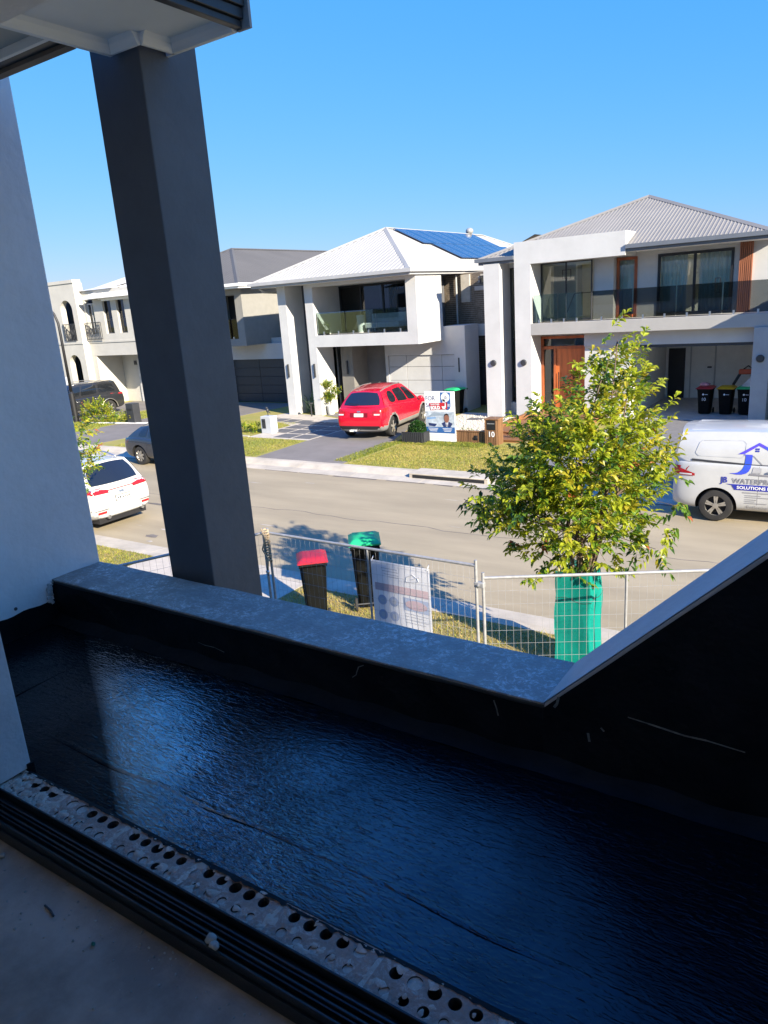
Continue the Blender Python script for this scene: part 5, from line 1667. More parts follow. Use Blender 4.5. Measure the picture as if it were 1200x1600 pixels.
def grass(name, label, regions, h, w, weights, z=0.0, tilt=.5):
    vs, mi = [], []
    for (x0, x1, y0, y1, n) in regions:
        x, y = rng.uniform(x0, x1, n), rng.uniform(y0, y1, n)
        a = rng.uniform(0, 2*np.pi, n)
        hh = h*rng.uniform(.5, 1.25, n)
        patch = .5+.5*np.sin(x*1.7+1.3*np.sin(y*1.1))*np.sin(y*1.9+x*.6)
        dx, dy = np.cos(a)*w, np.sin(a)*w
        lx, ly = rng.normal(0, tilt, n)*hh, rng.normal(0, tilt, n)*hh
        b0 = np.stack([x-dx, y-dy, np.full(n, z)], 1)
        b1 = np.stack([x+dx, y+dy, np.full(n, z)], 1)
        tp = np.stack([x+lx, y+ly, z+hh], 1)
        vs.append(np.stack([b0, b1, tp], 1).reshape(-1, 3))
        r = rng.uniform(0, 1, n)*.7+patch*.3
        c = np.cumsum(weights)
        mi.append(np.searchsorted(c, r*c[-1]*.999))
    vs = np.concatenate(vs); mi = np.concatenate(mi).astype(np.int32)
    n = len(vs)//3
    me = bpy.data.meshes.new(name)
    me.vertices.add(n*3); me.vertices.foreach_set('co', vs.ravel())
    me.loops.add(n*3); me.loops.foreach_set('vertex_index', np.arange(n*3, dtype=np.int32))
    me.polygons.add(n); me.polygons.foreach_set('loop_start', np.arange(0, n*3, 3, dtype=np.int32))
    for g in (G1, G2, G3): me.materials.append(g)
    me.polygons.foreach_set('material_index', mi)
    me.update(calc_edges=True)
    o = bpy.data.objects.new(name, me)
    COL.objects.link(o)
    o['kind'], o['label'], o['category'] = 'stuff', label, 'grass'
    return o


grass('grass', 'dry straw coloured grass on the near verge behind the fence', [(-8.2, 0, 6.0, 9.27, 26000)], .055, .006, (.13, .25, .62))
grass('grass', 'short green grass on the near verge beside the white car', [(-16.5, -12.32, 7.5, 9.27, 12000)], .04, .006, (.25, .5, .25))
grass('grass', 'mown yellow-green lawn in front of the sold sign', [(-13.6, -8.4, 18.0, 21.75, 26000)], .04, .008, (.16, .44, .40))
grass('grass', 'thick green grass fringe along the lawn edge by the planter', [(-14.0, -10.6, 21.2, 21.9, 4500), (-14.3, -13.7, 18.2, 21.3, 2500)], .07, .009, (.4, .5, .1))
grass('grass', 'mown lawn between the two driveways on the far verge', [(-25.3, -17.65, 18.0, 20.9, 18000), (-25.2, -20.8, 21.5, 24.3, 7000)], .04, .009, (.28, .52, .20))
grass('grass', 'bright green lawn in front of the cream house', [(-33.9, -30.7, 18.1, 22.2, 9000), (-33, -30.5, 22.6, 26, 3000)], .05, .012, (.35, .55, .10))


# ------------------------------------------------------------------ foliage
def leaf_cloud(name, sprays, mats, parent, leaf=.09, wid=.036, per=11, local_off=None, kind='stuff', droop=.25, tw=.3):
    """sprays: (position, direction, weights over mats); each a twig with alternate folded leaves"""
    V, Fc, MI = [], [], []
    for pos, d, wts in sprays:
        pos, d = Vector(pos), Vector(d).normalized()
        side = d.cross(Vector((random.gauss(0, .4), random.gauss(0, .4), 1))).normalized()
        ln = tw*random.uniform(.6, 1.2)
        cl = random.choices(range(len(mats)), wts)[0]
        for k in range(per):
            t = (k+.6)/per
            p = pos+d*ln*t+Vector((0, 0, -.10*ln*t*t))
            sg = 1 if k % 2 else -1
            ld = (d*random.uniform(.3, .9)+side*sg*random.uniform(.5, 1.0)+Vector((random.gauss(0, .25), random.gauss(0, .25), random.gauss(-.05, .3)))).normalized()
            if k >= per-2: ld = (d+Vector((random.gauss(0, .3), random.gauss(0, .3), random.gauss(0, .3)))).normalized()
            up = (Vector((random.gauss(0, .45), random.gauss(0, .45), 1))).normalized()
            s = ld.cross(up).normalized()
            nrm = s.cross(ld)
            L_ = leaf*random.uniform(.65, 1.2); W_ = wid*random.uniform(.8, 1.2)
            o = len(V)
            a = p; b = p+ld*L_*.5-nrm*L_*.02; c = p+ld*L_-Vector((0, 0, L_*droop))
            m1, m2 = p+ld*L_*.42+s*W_*.5+nrm*W_*.22, p+ld*L_*.42-s*W_*.5+nrm*W_*.22
            n1, n2 = p+ld*L_*.75+s*W_*.33+nrm*W_*.12-Vector((0, 0, L_*droop*.4)), p+ld*L_*.75-s*W_*.33+nrm*W_*.12-Vector((0, 0, L_*droop*.4))
            V += [a, b, c, m1, m2, n1, n2]
            Fc += [(o, o+3, o+1), (o, o+1, o+4), (o+3, o+5, o+2, o+1), (o+1, o+2, o+6, o+4)]
            mi = cl if random.random() < .75 else random.choices(range(len(mats)), wts)[0]
            MI += [mi]*4
    mb = MB(); mb.v, mb.f, mb.m = [tuple(v) for v in V], Fc, MI
    o = mb.build(name, mats, parent, recalc=False)
    if kind: o['kind'] = kind
    return o


BARK = mat('grey_brown_bark', (.16, .11, .075), .9, var=.3, vscale=18, bump=.5, bscale=50)
LD = leaf_mat('leaf_deep_green', (.030, .075, .014), .28, .25)
LM = leaf_mat('leaf_mid_green', (.11, .20, .02), .30, .35)
LY = leaf_mat('leaf_yellow_green', (.33, .37, .024), .32, .45)
LG = leaf_mat('leaf_gold', (.40, .35, .028), .35, .4)
LO = leaf_mat('leaf_rust', (.34, .10, .035), .4, .35)

TX, TY = -2.92, 8.6
tree = thing('street_tree', 'glossy yellow-green street tree with its foot wrapped in green cloth', 'tree', (TX, TY, 0))
prof = [(1.25, .22, -.15), (1.5, .44, -.22), (1.8, .72, -.24), (2.15, .88, -.17), (2.5, .86, -.08), (2.9, .76, .06), (3.3, .58, .20), (3.6, .40, .32), (3.95, .24, .40), (4.12, .10, .42)]


def crown_at(z):
    for (a, r0, c0), (b, r1, c1) in zip(prof[:-1], prof[1:]):
        if z <= b:
            t = (z-a)/(b-a)
            return r0+(r1-r0)*t, c0+(c1-c0)*t
    return prof[-1][1:]


random.seed(21)
bm_ = MB()
bm_.tube([(TX, TY, 0), (TX+.01, TY, .5), (TX-.01, TY+.01, 1.0), (TX+.03, TY, 1.35)], [.05, .045, .042, .04], 9)
tips = []
for k in range(9):
    a = 2*math.pi*k/9+random.uniform(-.3, .3)
    z1 = random.uniform(2.4, 4.1) if k else 4.2
    r, cx = crown_at(z1)
    rr = r*random.uniform(.3, .7) if k else 0
    e = Vector((TX+cx+rr*math.cos(a), TY+rr*math.sin(a)*.95, z1))
    s = Vector((TX+.02*math.cos(a), TY+.02*math.sin(a), random.uniform(.75, 1.3)))
    m = s.lerp(e, .5)+Vector((.16*math.cos(a), .16*math.sin(a), -.05))
    pts = [s, s.lerp(m, .5), m, m.lerp(e, .5)+Vector((random.gauss(0, .04), random.gauss(0, .04), 0)), e]
    bm_.tube(pts, [.026, .022, .017, .012, .006], 6)
    tips.append(pts)
stem = bm_.build('trunk', BARK, tree, smooth=True)
sp = []
tw_ = MB()
clumps = []
for k in range(285):
    z = random.triangular(1.40, 4.16, 2.4)
    r, cx = crown_at(z)
    a = random.uniform(0, 2*math.pi)
    q = r*random.uniform(.35, 1.0)**.6
    gap = math.sin(a*3+z*2.1)+.7*math.sin(a*5.3-z*3.7+1)
    if gap < -.55 and q > r*.55: continue
    if gap > 1.0: q *= 1.16
    clumps.append(Vector((TX+cx+q*math.cos(a), TY+q*.95*math.sin(a), z)))
for c in clumps:
    ax = Vector((TX+crown_at(c.z)[1]*.7, TY, c.z-.25))
    out = (c-ax)
    out = out.normalized() if out.length > .05 else Vector((0, 0, 1))
    st = min((p for pts in tips for p in pts[1:]), key=lambda p: (p-c).length)
    if (st-c).length < 1.3:
        tw_.tube([st, st.lerp(c, .5)+Vector((0, 0, -.04)), c], [.007, .005, .003], 5)
    for j in range(random.randint(4, 7)):
        p = c+Vector((random.gauss(0, .15), random.gauss(0, .15), random.gauss(0, .13)))
        d = out+Vector((random.gauss(0, .6), random.gauss(0, .6), random.gauss(.35, .5)))
        h = (p.z-1.3)/3
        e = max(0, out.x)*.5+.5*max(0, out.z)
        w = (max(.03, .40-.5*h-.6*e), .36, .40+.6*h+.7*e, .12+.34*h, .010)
        if p.z < 1.75: d.z -= .7
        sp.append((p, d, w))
# a few loose low sprays hanging by the fence rail
for (x, z) in ((-2.1, 1.80), (-2.25, 1.9), (-2.0, 1.74), (-4.35, 2.1), (-4.25, 2.0), (-4.1, 1.9), (-4.3, 2.3), (-3.3, 1.5), (-3.4, 1.62), (-2.75, 1.45), (-2.85, 1.5), (-3.05, 1.55), (-2.6, 1.5), (-4.3, 2.05), (-4.2, 2.2), (-1.85, 2.05), (-1.8, 2.3)):
    for j in range(3):
        sp.append(((x+random.gauss(0, .05), TY+random.gauss(0, .1), z+random.gauss(0, .05)), (random.gauss(0, .6), random.gauss(0, .5), -.6), (.25, .4, .4, .1, .03)))
    tw_.tube([(TX, TY, 1.7), ((x+TX)/2, TY, max(1.75, z+.1)), (x, TY, z)], [.007, .005, .003], 5)
tw_.build('twigs', BARK, stem, kind='stuff')
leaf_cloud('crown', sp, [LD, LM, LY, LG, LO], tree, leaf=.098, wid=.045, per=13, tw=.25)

# green shade-cloth guard round the foot of the tree
SACK = cloth_mat('green_shade_cloth', (.014, .40, .32), .10, .12)
guard = thing('tree_guard', 'green shade cloth guard standing on stakes around the tree foot', 'tree guard', (TX, TY, 0))
hw = .228


def sack(u, v):
    t = u*4
    k = int(t) % 4
    f = t-int(t)
    c = [(-hw, -hw), (hw, -hw), (hw, hw), (-hw, hw), (-hw, -hw)]
    x = c[k][0]+(c[k+1][0]-c[k][0])*f
    y = c[k][1]+(c[k+1][1]-c[k][1])*f
    s = 1+.06*(1-v)**2-.07*math.sin(math.pi*f)*(1-.4*v)+.02*math.sin(v*13+u*9)
    z = .01+1.33*v+(.035*math.sin(u*11)+.03*math.sin(u*25+2))*(v > .97)
    return (TX-.02+x*s+.012*math.sin(v*9+k), TY+y*s, z)


MB().grid(sack, 64, 30).build('shade_cloth', SACK, guard, smooth=True, recalc=False)
MB().tube([sack(u/32, .74+.02*math.sin(u*.8)) for u in range(33)], .006, 5).build('tie_band', mat('dark_green_band', (.01, .10, .08), .8), guard)
for sx in (-1, 1):
    for sy in (-1, 1):
        MB().box(TX-.02+sx*(hw-.05)-.012, TX-.02+sx*(hw-.05)+.012, TY+sy*(hw-.05)-.012, TY+sy*(hw-.05)+.012, 0, 1.32).build('stake', DECK, guard)

# street tree whose edge shows past the white side wall
t2 = thing('verge_tree', 'leafy yellow-green tree edge showing beside the white wall above the white car', 'tree', (-14.5, 8.6, 0))
MB().tube([(-14.5, 8.6, 0), (-14.5, 8.6, 1.5), (-14.4, 8.6, 3.4)], [.05, .045, .012], 8).build('trunk', BARK, t2, smooth=True)
sp = []
for k in range(260):
    th, ph = random.uniform(0, 2*math.pi), math.acos(random.uniform(-1, 1))
    q = random.uniform(.5, 1)**.5
    z = 2.15+1.25*q*math.cos(ph)
    rx = 1.28*q*math.sin(ph)*(1.0-.28*(z-1.2)/2.2)
    p = (-14.62+rx*math.cos(th), 8.6+rx*math.sin(th), z)
    sp.append((p, (math.cos(th)+random.gauss(0, .5), math.sin(th)+random.gauss(0, .5), random.gauss(.3, .5)), (.1, .3, .45, .25, .04)))
leaf_cloud('crown', sp, [LD, LM, LY, LG, LO], t2, leaf=.10, wid=.045, per=11, tw=.28)

# rounded shrub and its lower companion in front of the cream house
b1 = thing('round_shrub', 'rounded golden-green shrub beside the dark letterbox pillar', 'shrub', (-32.4, 22.45, 0))
sp = []
for k in range(260):
    th, ph = random.uniform(0, 2*math.pi), math.acos(random.uniform(-.2, 1))
    q = random.uniform(.6, 1)
    sp.append(((-32.4+.85*q*math.sin(ph)*math.cos(th), 22.45+.7*q*math.sin(ph)*math.sin(th), .08+1.1*q*math.cos(ph)), (math.cos(th)*.5, math.sin(th)*.5, .8), (.1, .3, .4, .25, .02)))
leaf_cloud('foliage', sp, [LD, LM, LY, LG, LO], b1, leaf=.10, wid=.05, per=10, tw=.22)
b2 = thing('low_shrub', 'low loose shrub between the round shrub and the dark pillar', 'shrub', (-30.9, 22.5, 0))
sp = [((-30.9+random.gauss(0, .45), 22.5+random.gauss(0, .25), random.uniform(.05, .42)), (random.gauss(0, .4), random.gauss(0, .4), .9), (.1, .4, .4, .2, .02)) for k in range(80)]
leaf_cloud('foliage', sp, [LD, LM, LY, LG, LO], b2, leaf=.09, wid=.045, per=9, tw=.2)
# clipped ball in the planter, fringe plants
pl = thing('planter_box', 'low black slatted planter box at the left end of the timber fence', 'planter', (-13.25, 21.75, 0))
MB().box(-13.66, -12.86, 21.42, 22.1, 0, .36).build('liner', BLACK, pl)
for k in range(11):
    MB().box(-13.69+.077*k, -13.635+.077*k, 21.375, 21.415, .0, .40).build('slat', CHAR, pl)
for k in range(8):
    MB().box(-12.855, -12.815, 21.43+.085*k, 21.49+.085*k, 0, .40).build('slat', CHAR, pl)
LDK = leaf_mat('leaf_box_green', (.022, .075, .012), .45, .2)
bb = thing('clipped_ball_bush', 'dark green clipped ball bush growing out of the black planter', 'bush', (-13.25, 21.75, .36))
sp = []
for k in range(520):
    th, ph = random.uniform(0, 2*math.pi), math.acos(random.uniform(-.5, 1))
    sp.append(((-13.25+.27*math.sin(ph)*math.cos(th), 21.75+.27*math.sin(ph)*math.sin(th), .42+.27*math.cos(ph)), (math.sin(ph)*math.cos(th), math.sin(ph)*math.sin(th), math.cos(ph)+.1), (.6, .38, .02, 0, 0)))
leaf_cloud('foliage', sp, [LDK, LD, LM, LM, LM], bb, leaf=.05, wid=.035, per=7, tw=.06)
MB().blob((-13.25, 21.75, .42), .25, 3, .03).build('inner_growth', LDK, bb, smooth=True)
for x, y, lab in ((-11.75, 22.5, 'loose green tuft of garden plant behind the sold sign'), (-10.95, 22.35, 'small dark plant behind the fence next to the timber letterbox'), (-9.9, 22.8, 'small green plant beside the timber steps')):
    o = thing('garden_plant', lab, 'plant', (x, y, 0))
    sp = [((x+random.gauss(0, .18), y+random.gauss(0, .15), random.uniform(.02, .25)), (random.gauss(0, .5), random.gauss(0, .5), .9), (.3, .5, .3, 0, 0)) for k in range(36)]
    leaf_cloud('foliage', sp, [LD, LM, LY, LG, LO], o, leaf=.08, wid=.03, per=8, tw=.2)
hd = thing('border_plants', 'row of pale green low plants left of the white letterbox', 'border', (-21.9, 22.0, 0))
sp = [((random.uniform(-23.6, -20.95), 21.85+random.gauss(0, .1), random.uniform(.03, .28)), (random.gauss(0, .5), random.gauss(0, .5), .9), (.02, .3, .6, .1, 0)) for k in range(150)]
leaf_cloud('foliage', sp, [LD, LM, LY, LG, LO], hd, leaf=.09, wid=.045, per=8, tw=.18)

# spiky plant and potted shrub by the centre house
yu = thing('spiky_plant', 'spiky grey-green plant growing between the two tall white fins', 'plant', (-21.9, 26.6, 0))
mb = MB()
for k in range(46):
    a = random.uniform(0, 2*math.pi); e = random.uniform(.3, 1.4); ln = random.uniform(.5, 1.0)
    b = Vector((-21.9+random.gauss(0, .12), 26.6+random.gauss(0, .08), random.choice((.1, .35, .55))))
    d = Vector((math.cos(a)*math.cos(e), math.sin(a)*math.cos(e), math.sin(e)))
    s = d.cross(Vector((0, 0, 1))).normalized()*.03
    mb.add([b-s, b+s, b+d*ln*.6+s*.8, b+d*ln*.6-s*.8, b+d*ln-Vector((0, 0, .08))], [(0, 1, 2, 3), (3, 2, 4)])
mb.build('leaf_blades', [leaf_mat('agave_leaf', (.10, .16, .09), .5, .15)], yu, recalc=False)
pp = thing('potted_shrub', 'potted shrub with lime leaves beside the dark entry left of the red car', 'potted plant', (-20.75, 26.55, 0))
MB().lathe([(0, .02), (.15, .02), (.20, .42), (.17, .42), (.16, .36), (0, .36)], (-20.75, 26.55, 0), 'z', 18).build('pot', WHITE, pp, smooth=35)
sp = []
for cx, cz, r, n in ((-20.78, .75, .26, 70), (-20.85, 1.35, .24, 60), (-20.45, 1.0, .22, 50)):
    for k in range(n):
        sp.append(((cx+random.gauss(0, r*.5), 26.5+random.gauss(0, r*.5), cz+random.gauss(0, r*.45)), (random.gauss(0, .6), random.gauss(0, .6), .7), (.25, .3, .35, .15, 0)))
leaf_cloud('foliage', sp, [LD, LM, LY, LG, LO], pp, leaf=.09, wid=.04, per=9, tw=.2)
MB().tube([(-20.75, 26.55, .36), (-20.75, 26.55, 1.2)], .018, 6).build('stem', BARK, pp)
bl = thing('bollard_light', 'small black bollard light standing at the foot of the second fin', 'garden light', (-21.4, 25.9, 0))
MB().tube([(-21.4, 25.9, 0), (-21.4, 25.9, .62)], .03, 8).build('post', CHAR, bl)
MB().lathe([(.0, .64), (.11, .62), (.11, .58), (0, .57)], (-21.4, 25.9, 0), 'z', 16).build('cap', CHAR, bl)

# ------------------------------------------------------------------ bins
BINBODY = mat('dark_bin_plastic', (.006, .0065, .006), .65, spec=.12, var=.2, vscale=8)


def make_bin(x, y, z, rz, lid, label, group=None, num=None, sc=1.0):
    t = thing('wheelie_bin', label, 'bin', (x, y, z), rz, group)
    t.scale = sc if isinstance(sc, tuple) else (sc, sc, sc)
    mb = MB()
    rings = []
    for (hw_, hd, zz) in ((.20, .24, .03), (.205, .25, .06), (.265, .33, .90), (.27, .335, .905), (.285, .355, .91), (.285, .355, .97)):
        ring = []
        for k in range(24):
            a = 2*math.pi*(k+.5)/24
            ca, sa = math.cos(a), math.sin(a)
            p = 5.0
            m_ = (abs(ca)**p+abs(sa)**p)**(-1/p)
            ring.append((hw_*ca*m_, hd*sa*m_, zz))
        rings.append(ring)
    vs = [p for r in rings for p in r]
    fs = [(i*24+k, i*24+(k+1) % 24, (i+1)*24+(k+1) % 24, (i+1)*24+k) for i in range(len(rings)-1) for k in range(24)]+[tuple(range(23, -1, -1))]
    mb.add(vs, fs)
    mb.build('body', BINBODY, t, smooth=35, local=True)
    mb = MB()
    def lidf(u, v):
        x_, y_ = (u-.5)*.60, (v-.5)*.76
        e = max(abs(2*u-1), abs(2*v-1))
        return (x_, y_, .985+.05*(1-e**4)+.012*(abs(2*u-1) < .72 and abs(2*v-1) < .72))
    mb.grid(lidf, 14, 14)
    mb.box(-.30, .30, -.38, .38, .965, .984)
    mb.build('lid', lid, t, smooth=40, local=True)
    MB().tube([(-.26, .40, .93), (-.26, .44, .96), (.26, .44, .96), (.26, .40, .93)], .018, 8).build('handle', lid if False else BINBODY, t, local=True)
    for sx in (-1, 1):
        MB().lathe([(0, -.02), (.09, -.025), (.1, -.015), (.1, .015), (.09, .025), (0, .02)], (sx*.24, .31, .10), 'x', 18).build('wheel', RUBBER, t, smooth=40, local=True)
    MB().tube([(-.24, .31, .10), (.24, .31, .10)], .012, 6).build('axle', CHAR, t, local=True)
    if num:
        mb = MB()
        text_on(mb, num, .17, (-.10, -.301, .52), (1, 0, 0), (0, -.08, 1), 'LEFT')
        mb.build('lettering', TRIM_W, t, local=True, recalc=False)
    if num is not None:
        mb = MB()
        mb.add([(-.03+.035*math.cos(k*.63), -.322, .76+.035*math.sin(k*.63)) for k in range(10)], [tuple(range(10))])
        mb.add([(.02, -.322, .75), (.13, -.322, .75), (.13, -.322, .765), (.02, -.322, .765)], [(0, 1, 2, 3)])
        mb.build('crest', TRIM_W, t, local=True, recalc=False)
    return t


LR = mat('red_bin_lid', (.36, .016, .03), .5, var=.1, bump=.1)
LGN = mat('green_bin_lid', (.02, .46, .17), .5, var=.15, bump=.1)
LYE = mat('yellow_bin_lid', (.62, .38, .01), .5, var=.1)
make_bin(-7.18, 8.35, 0, math.radians(222), LR, 'black wheelie bin with faded red lid behind the wire fence', sc=(.80, .74, 1.02))
make_bin(-6.66, 9.08, 0, math.radians(217), LGN, 'dark wheelie bin with bright green lid at the near kerb', sc=(.86, .80, 1.16))
make_bin(-14.9, 27.75, 0, math.radians(-14), LGN, 'green lidded bin against the white garage wall behind the sold sign', sc=1.06)
make_bin(-5.17, 29.0, .024, 0, LR, 'red lidded bin in the open garage with a pink bag on top', num='10', sc=.98)
make_bin(-4.46, 29.0, .024, 0, LYE, 'yellow lidded bin in the middle of the garage row', num='', sc=.98)
make_bin(-3.82, 29.0, .024, 0, LGN, 'green lidded bin in the garage carrying a white bag', num='10', sc=.98)
o = MB().blob((-5.2, 28.95, 1.10), .13, 3, .12, squash=(1.4, 1.1, .6)).build('plastic_bag', mat('pink_bag', (.60, .30, .36), .5, var=.3), smooth=True)
o['label'], o['category'] = 'crumpled pink bag lying on the red bin lid', 'bag'
bmx = MB()
bmx.add([(-4.0, 28.8, 1.03), (-3.55, 28.8, 1.03), (-3.55, 29.2, 1.03), (-4.0, 29.2, 1.03), (-3.6, 29.0, 1.48)], [(0, 1, 4), (1, 2, 4), (2, 3, 4), (3, 0, 4), (3, 2, 1, 0)])
o = bmx.build('sack', mat('white_sack', (.6, .58, .55), .7, var=.2))
o['label'], o['category'] = 'white peaked sack on the green bin in the garage', 'sack'
bw = thing('garden_blower', 'orange and black garden blower resting above the green garage bin', 'tool', (-3.85, 29.35, 1.3))
MB().box(-4.15, -3.6, 29.25, 29.45, 1.42, 1.60).build('housing', mat('orange_plastic', (.42, .07, .02), .5), bw, bevel=.04)
MB().tube([(-4.1, 29.35, 1.45), (-4.25, 29.3, 1.15), (-4.3, 29.25, 1.05)], .05, 8).build('nozzle', BLACK, bw)
MB().tube([(-4.0, 29.35, 1.6), (-3.85, 29.35, 1.72), (-3.7, 29.35, 1.6)], .025, 6).build('grip', BLACK, bw)

# ------------------------------------------------------------------ temporary fencing
def fence_panel(a, b, h, label, mid=.5, dx=.075, dz=.15, feet=True):
    a, b = Vector((a[0], a[1], 0)), Vector((b[0], b[1], 0))
    t = thing('temporary_fence_panel', label, 'fence', tuple(a), 0, 'temporary fence panels along the near verge')
    d = b-a
    L_ = d.length
    d.normalize()
    P = lambda s, z: a+d*s+Vector((0, 0, z))
    for s in (0.0, L_):
        MB().tube([P(s, .05), P(s, h+.06)], .017, 10).build('post', GALV, t, smooth=40)
    if mid: MB().tube([P(L_*mid, .12), P(L_*mid, h)], .014, 8).build('mid_post', GALV, t, smooth=40)
    MB().tube([P(0, h), P(L_, h)], .017, 10).build('top_rail', GALV, t, smooth=40)
    MB().tube([P(0, .14), P(L_, .14)], .019, 10).build('bottom_rail', GALV, t, smooth=40)
    mb = MB()
    n = int(L_/dx)
    for k in range(1, n):
        mb.tube([P(L_*k/n, .14), P(L_*k/n, h)], .0014, 4, caps=False)
    m = int((h-.14)/dz)
    for k in range(1, m):
        z = .14+(h-.14)*k/m
        mb.tube([P(0, z), P(L_, z)], .0014, 4, caps=False)
    mb.build('wire_mesh', GALV, t, kind='stuff', recalc=False)
    if feet:
        nrm = Vector((-d.y, d.x, 0))
        for s in (0.02, L_-.02):
            MB().obox(P(s, .06), d*.11, nrm*.32, (0, 0, .06)).build('foot_block', mat('orange_foot', (.45, .12, .03), .7) if 'orange_foot' not in bpy.data.materials else bpy.data.materials['orange_foot'], t, bevel=.02)
    return t


fence_panel((-6.23, 6.45), (-3.29, 6.41), 2.1, 'wire fence panel with the safety sign, in front of the two near bins', mid=.525)
fence_panel((-3.225, 6.44), (-.75, 7.79), 1.96, 'wire fence panel crossing in front of the wrapped tree foot', mid=.52)
fence_panel((-6.28, 6.42), (-7.75, 3.35), 2.1, 'wire fence panel running back towards the house beside the column', mid=.5)
cl = thing('fence_clamp', 'steel clamp joining the two fence posts right of the safety sign', 'clamp', (-3.26, 6.42, 1.9))
MB().box(-3.31, -3.2, 6.39, 6.45, 1.86, 1.92).build('bracket', GALV, cl, bevel=.008)
MB().tube([(-3.26, 6.36, 1.89), (-3.26, 6.50, 1.89)], .012, 8).build('bolt', STEEL, cl)
rp = thing('tied_rope', 'pale rope looped and knotted around the left fence post', 'rope', (-6.23, 6.44, 1.9))
ROPE = mat('natural_rope', (.50, .38, .24), .95, var=.2, vscale=60)
pts = []
for k in range(90):
    a = k*.9
    pts.append((-6.23+(.03+.012*math.sin(k*.37))*math.cos(a), 6.42+(.032+.01*math.sin(k*.5))*math.sin(a), 1.72+.44*(k/89)))
mb = MB().tube(pts, .011, 6)
mb.build('coil', ROPE, rp, smooth=True)
MB().tube([(-6.25, 6.36, 2.18), (-6.20, 6.36, 2.05), (-6.27, 6.36, 1.9), (-6.19, 6.36, 1.78), (-6.22, 6.36, 1.62)], .011, 6).build('loose_end', ROPE, rp, smooth=True)
MB().lathe([(.02, -.012), (.035, 0), (.02, .012)], (-6.225, 6.36, 1.60), 'y', 12).build('ring', STEEL, rp, smooth=True)

# corflute safety sign seen from behind on the fence
CORF = cloth_mat('translucent_corflute', (.84, .84, .86), .02, .03)
SP = mat('faint_pink_print', (.52, .40, .43), .6, var=.05)
SB = mat('faint_blue_print', (.36, .42, .56), .6, var=.05)
SG = mat('faint_grey_print', (.46, .48, .53), .6, var=.05)
SO_ = mat('faint_red_print', (.48, .37, .41), .6, var=.05)
sg_ = thing('safety_sign', 'pale site safety sign tied to the fence, its faded print showing from the back', 'sign', (-4.3, 6.4, 1.5))
A_, B_ = Vector((-4.68, 6.475, 0)), Vector((-3.885, 6.455, 0))
dd = B_-A_
zt, zb2 = 1.955, 1.12


def sgp(u, v, off=.0):
    bowv = .012*math.sin(u*3.1)*math.sin(v*4)
    return A_+dd*u+Vector((0, -off+bowv, zb2+(zt-zb2)*v))


mb = MB().grid(lambda u, v: sgp(u, v, .0), 14, 14).grid(lambda u, v: sgp(u, v, -.004), 14, 14)
mb.build('board', CORF, sg_, smooth=True)


def spatch(nm, u0, u1, v0, v1, m, n=6):
    return MB().grid(lambda a, b: sgp(u0+(u1-u0)*a, v0+(v1-v0)*b, .003), n, 2).build(nm, m, sg_, recalc=False)


def sdisc(nm, u, v, r, m, off=.003):
    asp = (zt-zb2)/dd.length
    return MB().add([sgp(u, v, off)]+[sgp(u+r*math.cos(k*.2618), v+r/asp*math.sin(k*.2618), off) for k in range(24)], [(0, k+1, (k+1) % 24+1) for k in range(24)]).build(nm, m, sg_, recalc=False)


spatch('print_band', .05, .97, .56, .67, SP, 12)
for u, v in ((.16, .42), (.36, .42), (.16, .20), (.36, .20)):
    sdisc('print_symbol', u, v, .078, SB)
    sdisc('print_symbol', u, v, .04, SG, .005)
spatch('print_panel', .53, .97, .33, .52, SB)
MB().add([sgp(.75+.19*math.cos(k*.3), .425+.07*math.sin(k*.3), .006) for k in range(21)], [tuple(range(21))]).build('print_oval', SO_, sg_, recalc=False)
for v, a, b in ((.90, .18, .46), (.86, .2, .48), (.815, .22, .48), (.78, .3, .48), (.28, .55, .95), (.24, .55, .88), (.19, .55, .95), (.15, .56, .9), (.07, .3, .9), (.04, .35, .85)):
    spatch('print_line', a, b, v, v+.010, SG)
mb = MB()
for pa, pb in (((.60, .76), (.82, .79)), ((.60, .76), (.62, .83)), ((.62, .83), (.72, .88)), ((.72, .88), (.80, .83)), ((.68, .80), (.84, .86)), ((.80, .83), (.82, .79))):
    p, q = sgp(*pa, .003), sgp(*pb, .003)
    mb.tube([p, q], .004, 4)
mb.build('print_emblem', SG, sg_)
for u, v in ((.02, .98), (.97, .98), (.03, .02), (.97, .03)):
    MB().tube([sgp(u, v, .01), sgp(u, v, -.02)+Vector((0, .02, .05))], .004, 5).build('cable_tie', TRIM_W, sg_)

# ------------------------------------------------------------------ for-sale board
fs_ = thing('sold_sign', 'tall real estate board with a red sold sticker on the lawn', 'sign', (-12.36, 21.9, 0))
SX0, SX1, SZ0, SZ1, SY = -12.95, -11.79, .03, 1.76, 21.84
MB().box(SX0, SX1, SY, SY+.03, SZ0, SZ1).build('board', TRIM_W, fs_)
for x in (-12.8, -11.92):
    MB().box(x-.02, x+.02, SY+.032, SY+.072, -.1, 1.72).build('leg', DECK, fs_)
MB().box(-11.86, -11.82, SY+.03, SY+.07, -.05, .2).build('leg', GALV, fs_)
SBLUE = mat('sign_blue', (.03, .12, .34), .5, var=.03)
SNAVY = mat('sign_navy', (.02, .035, .12), .5, var=.03)
SRED = mat('sign_red', (.52, .02, .03), .5, var=.03)
SGRY = mat('sign_grey', (.10, .14, .20), .5, var=.05)
SPALE = mat('sign_pale_photo', (.50, .56, .62), .5, var=.25, vscale=5)
SSKIN = mat('sign_skin', (.26, .11, .07), .6, var=.1)


def sp_(u, v, k=1): return Vector((SX0+(SX1-SX0)*u, SY-.0025*k, SZ0+(SZ1-SZ0)*v))


def px(x, y, k=1): return sp_((x-385)/297, 1-(y-180)/482, k)


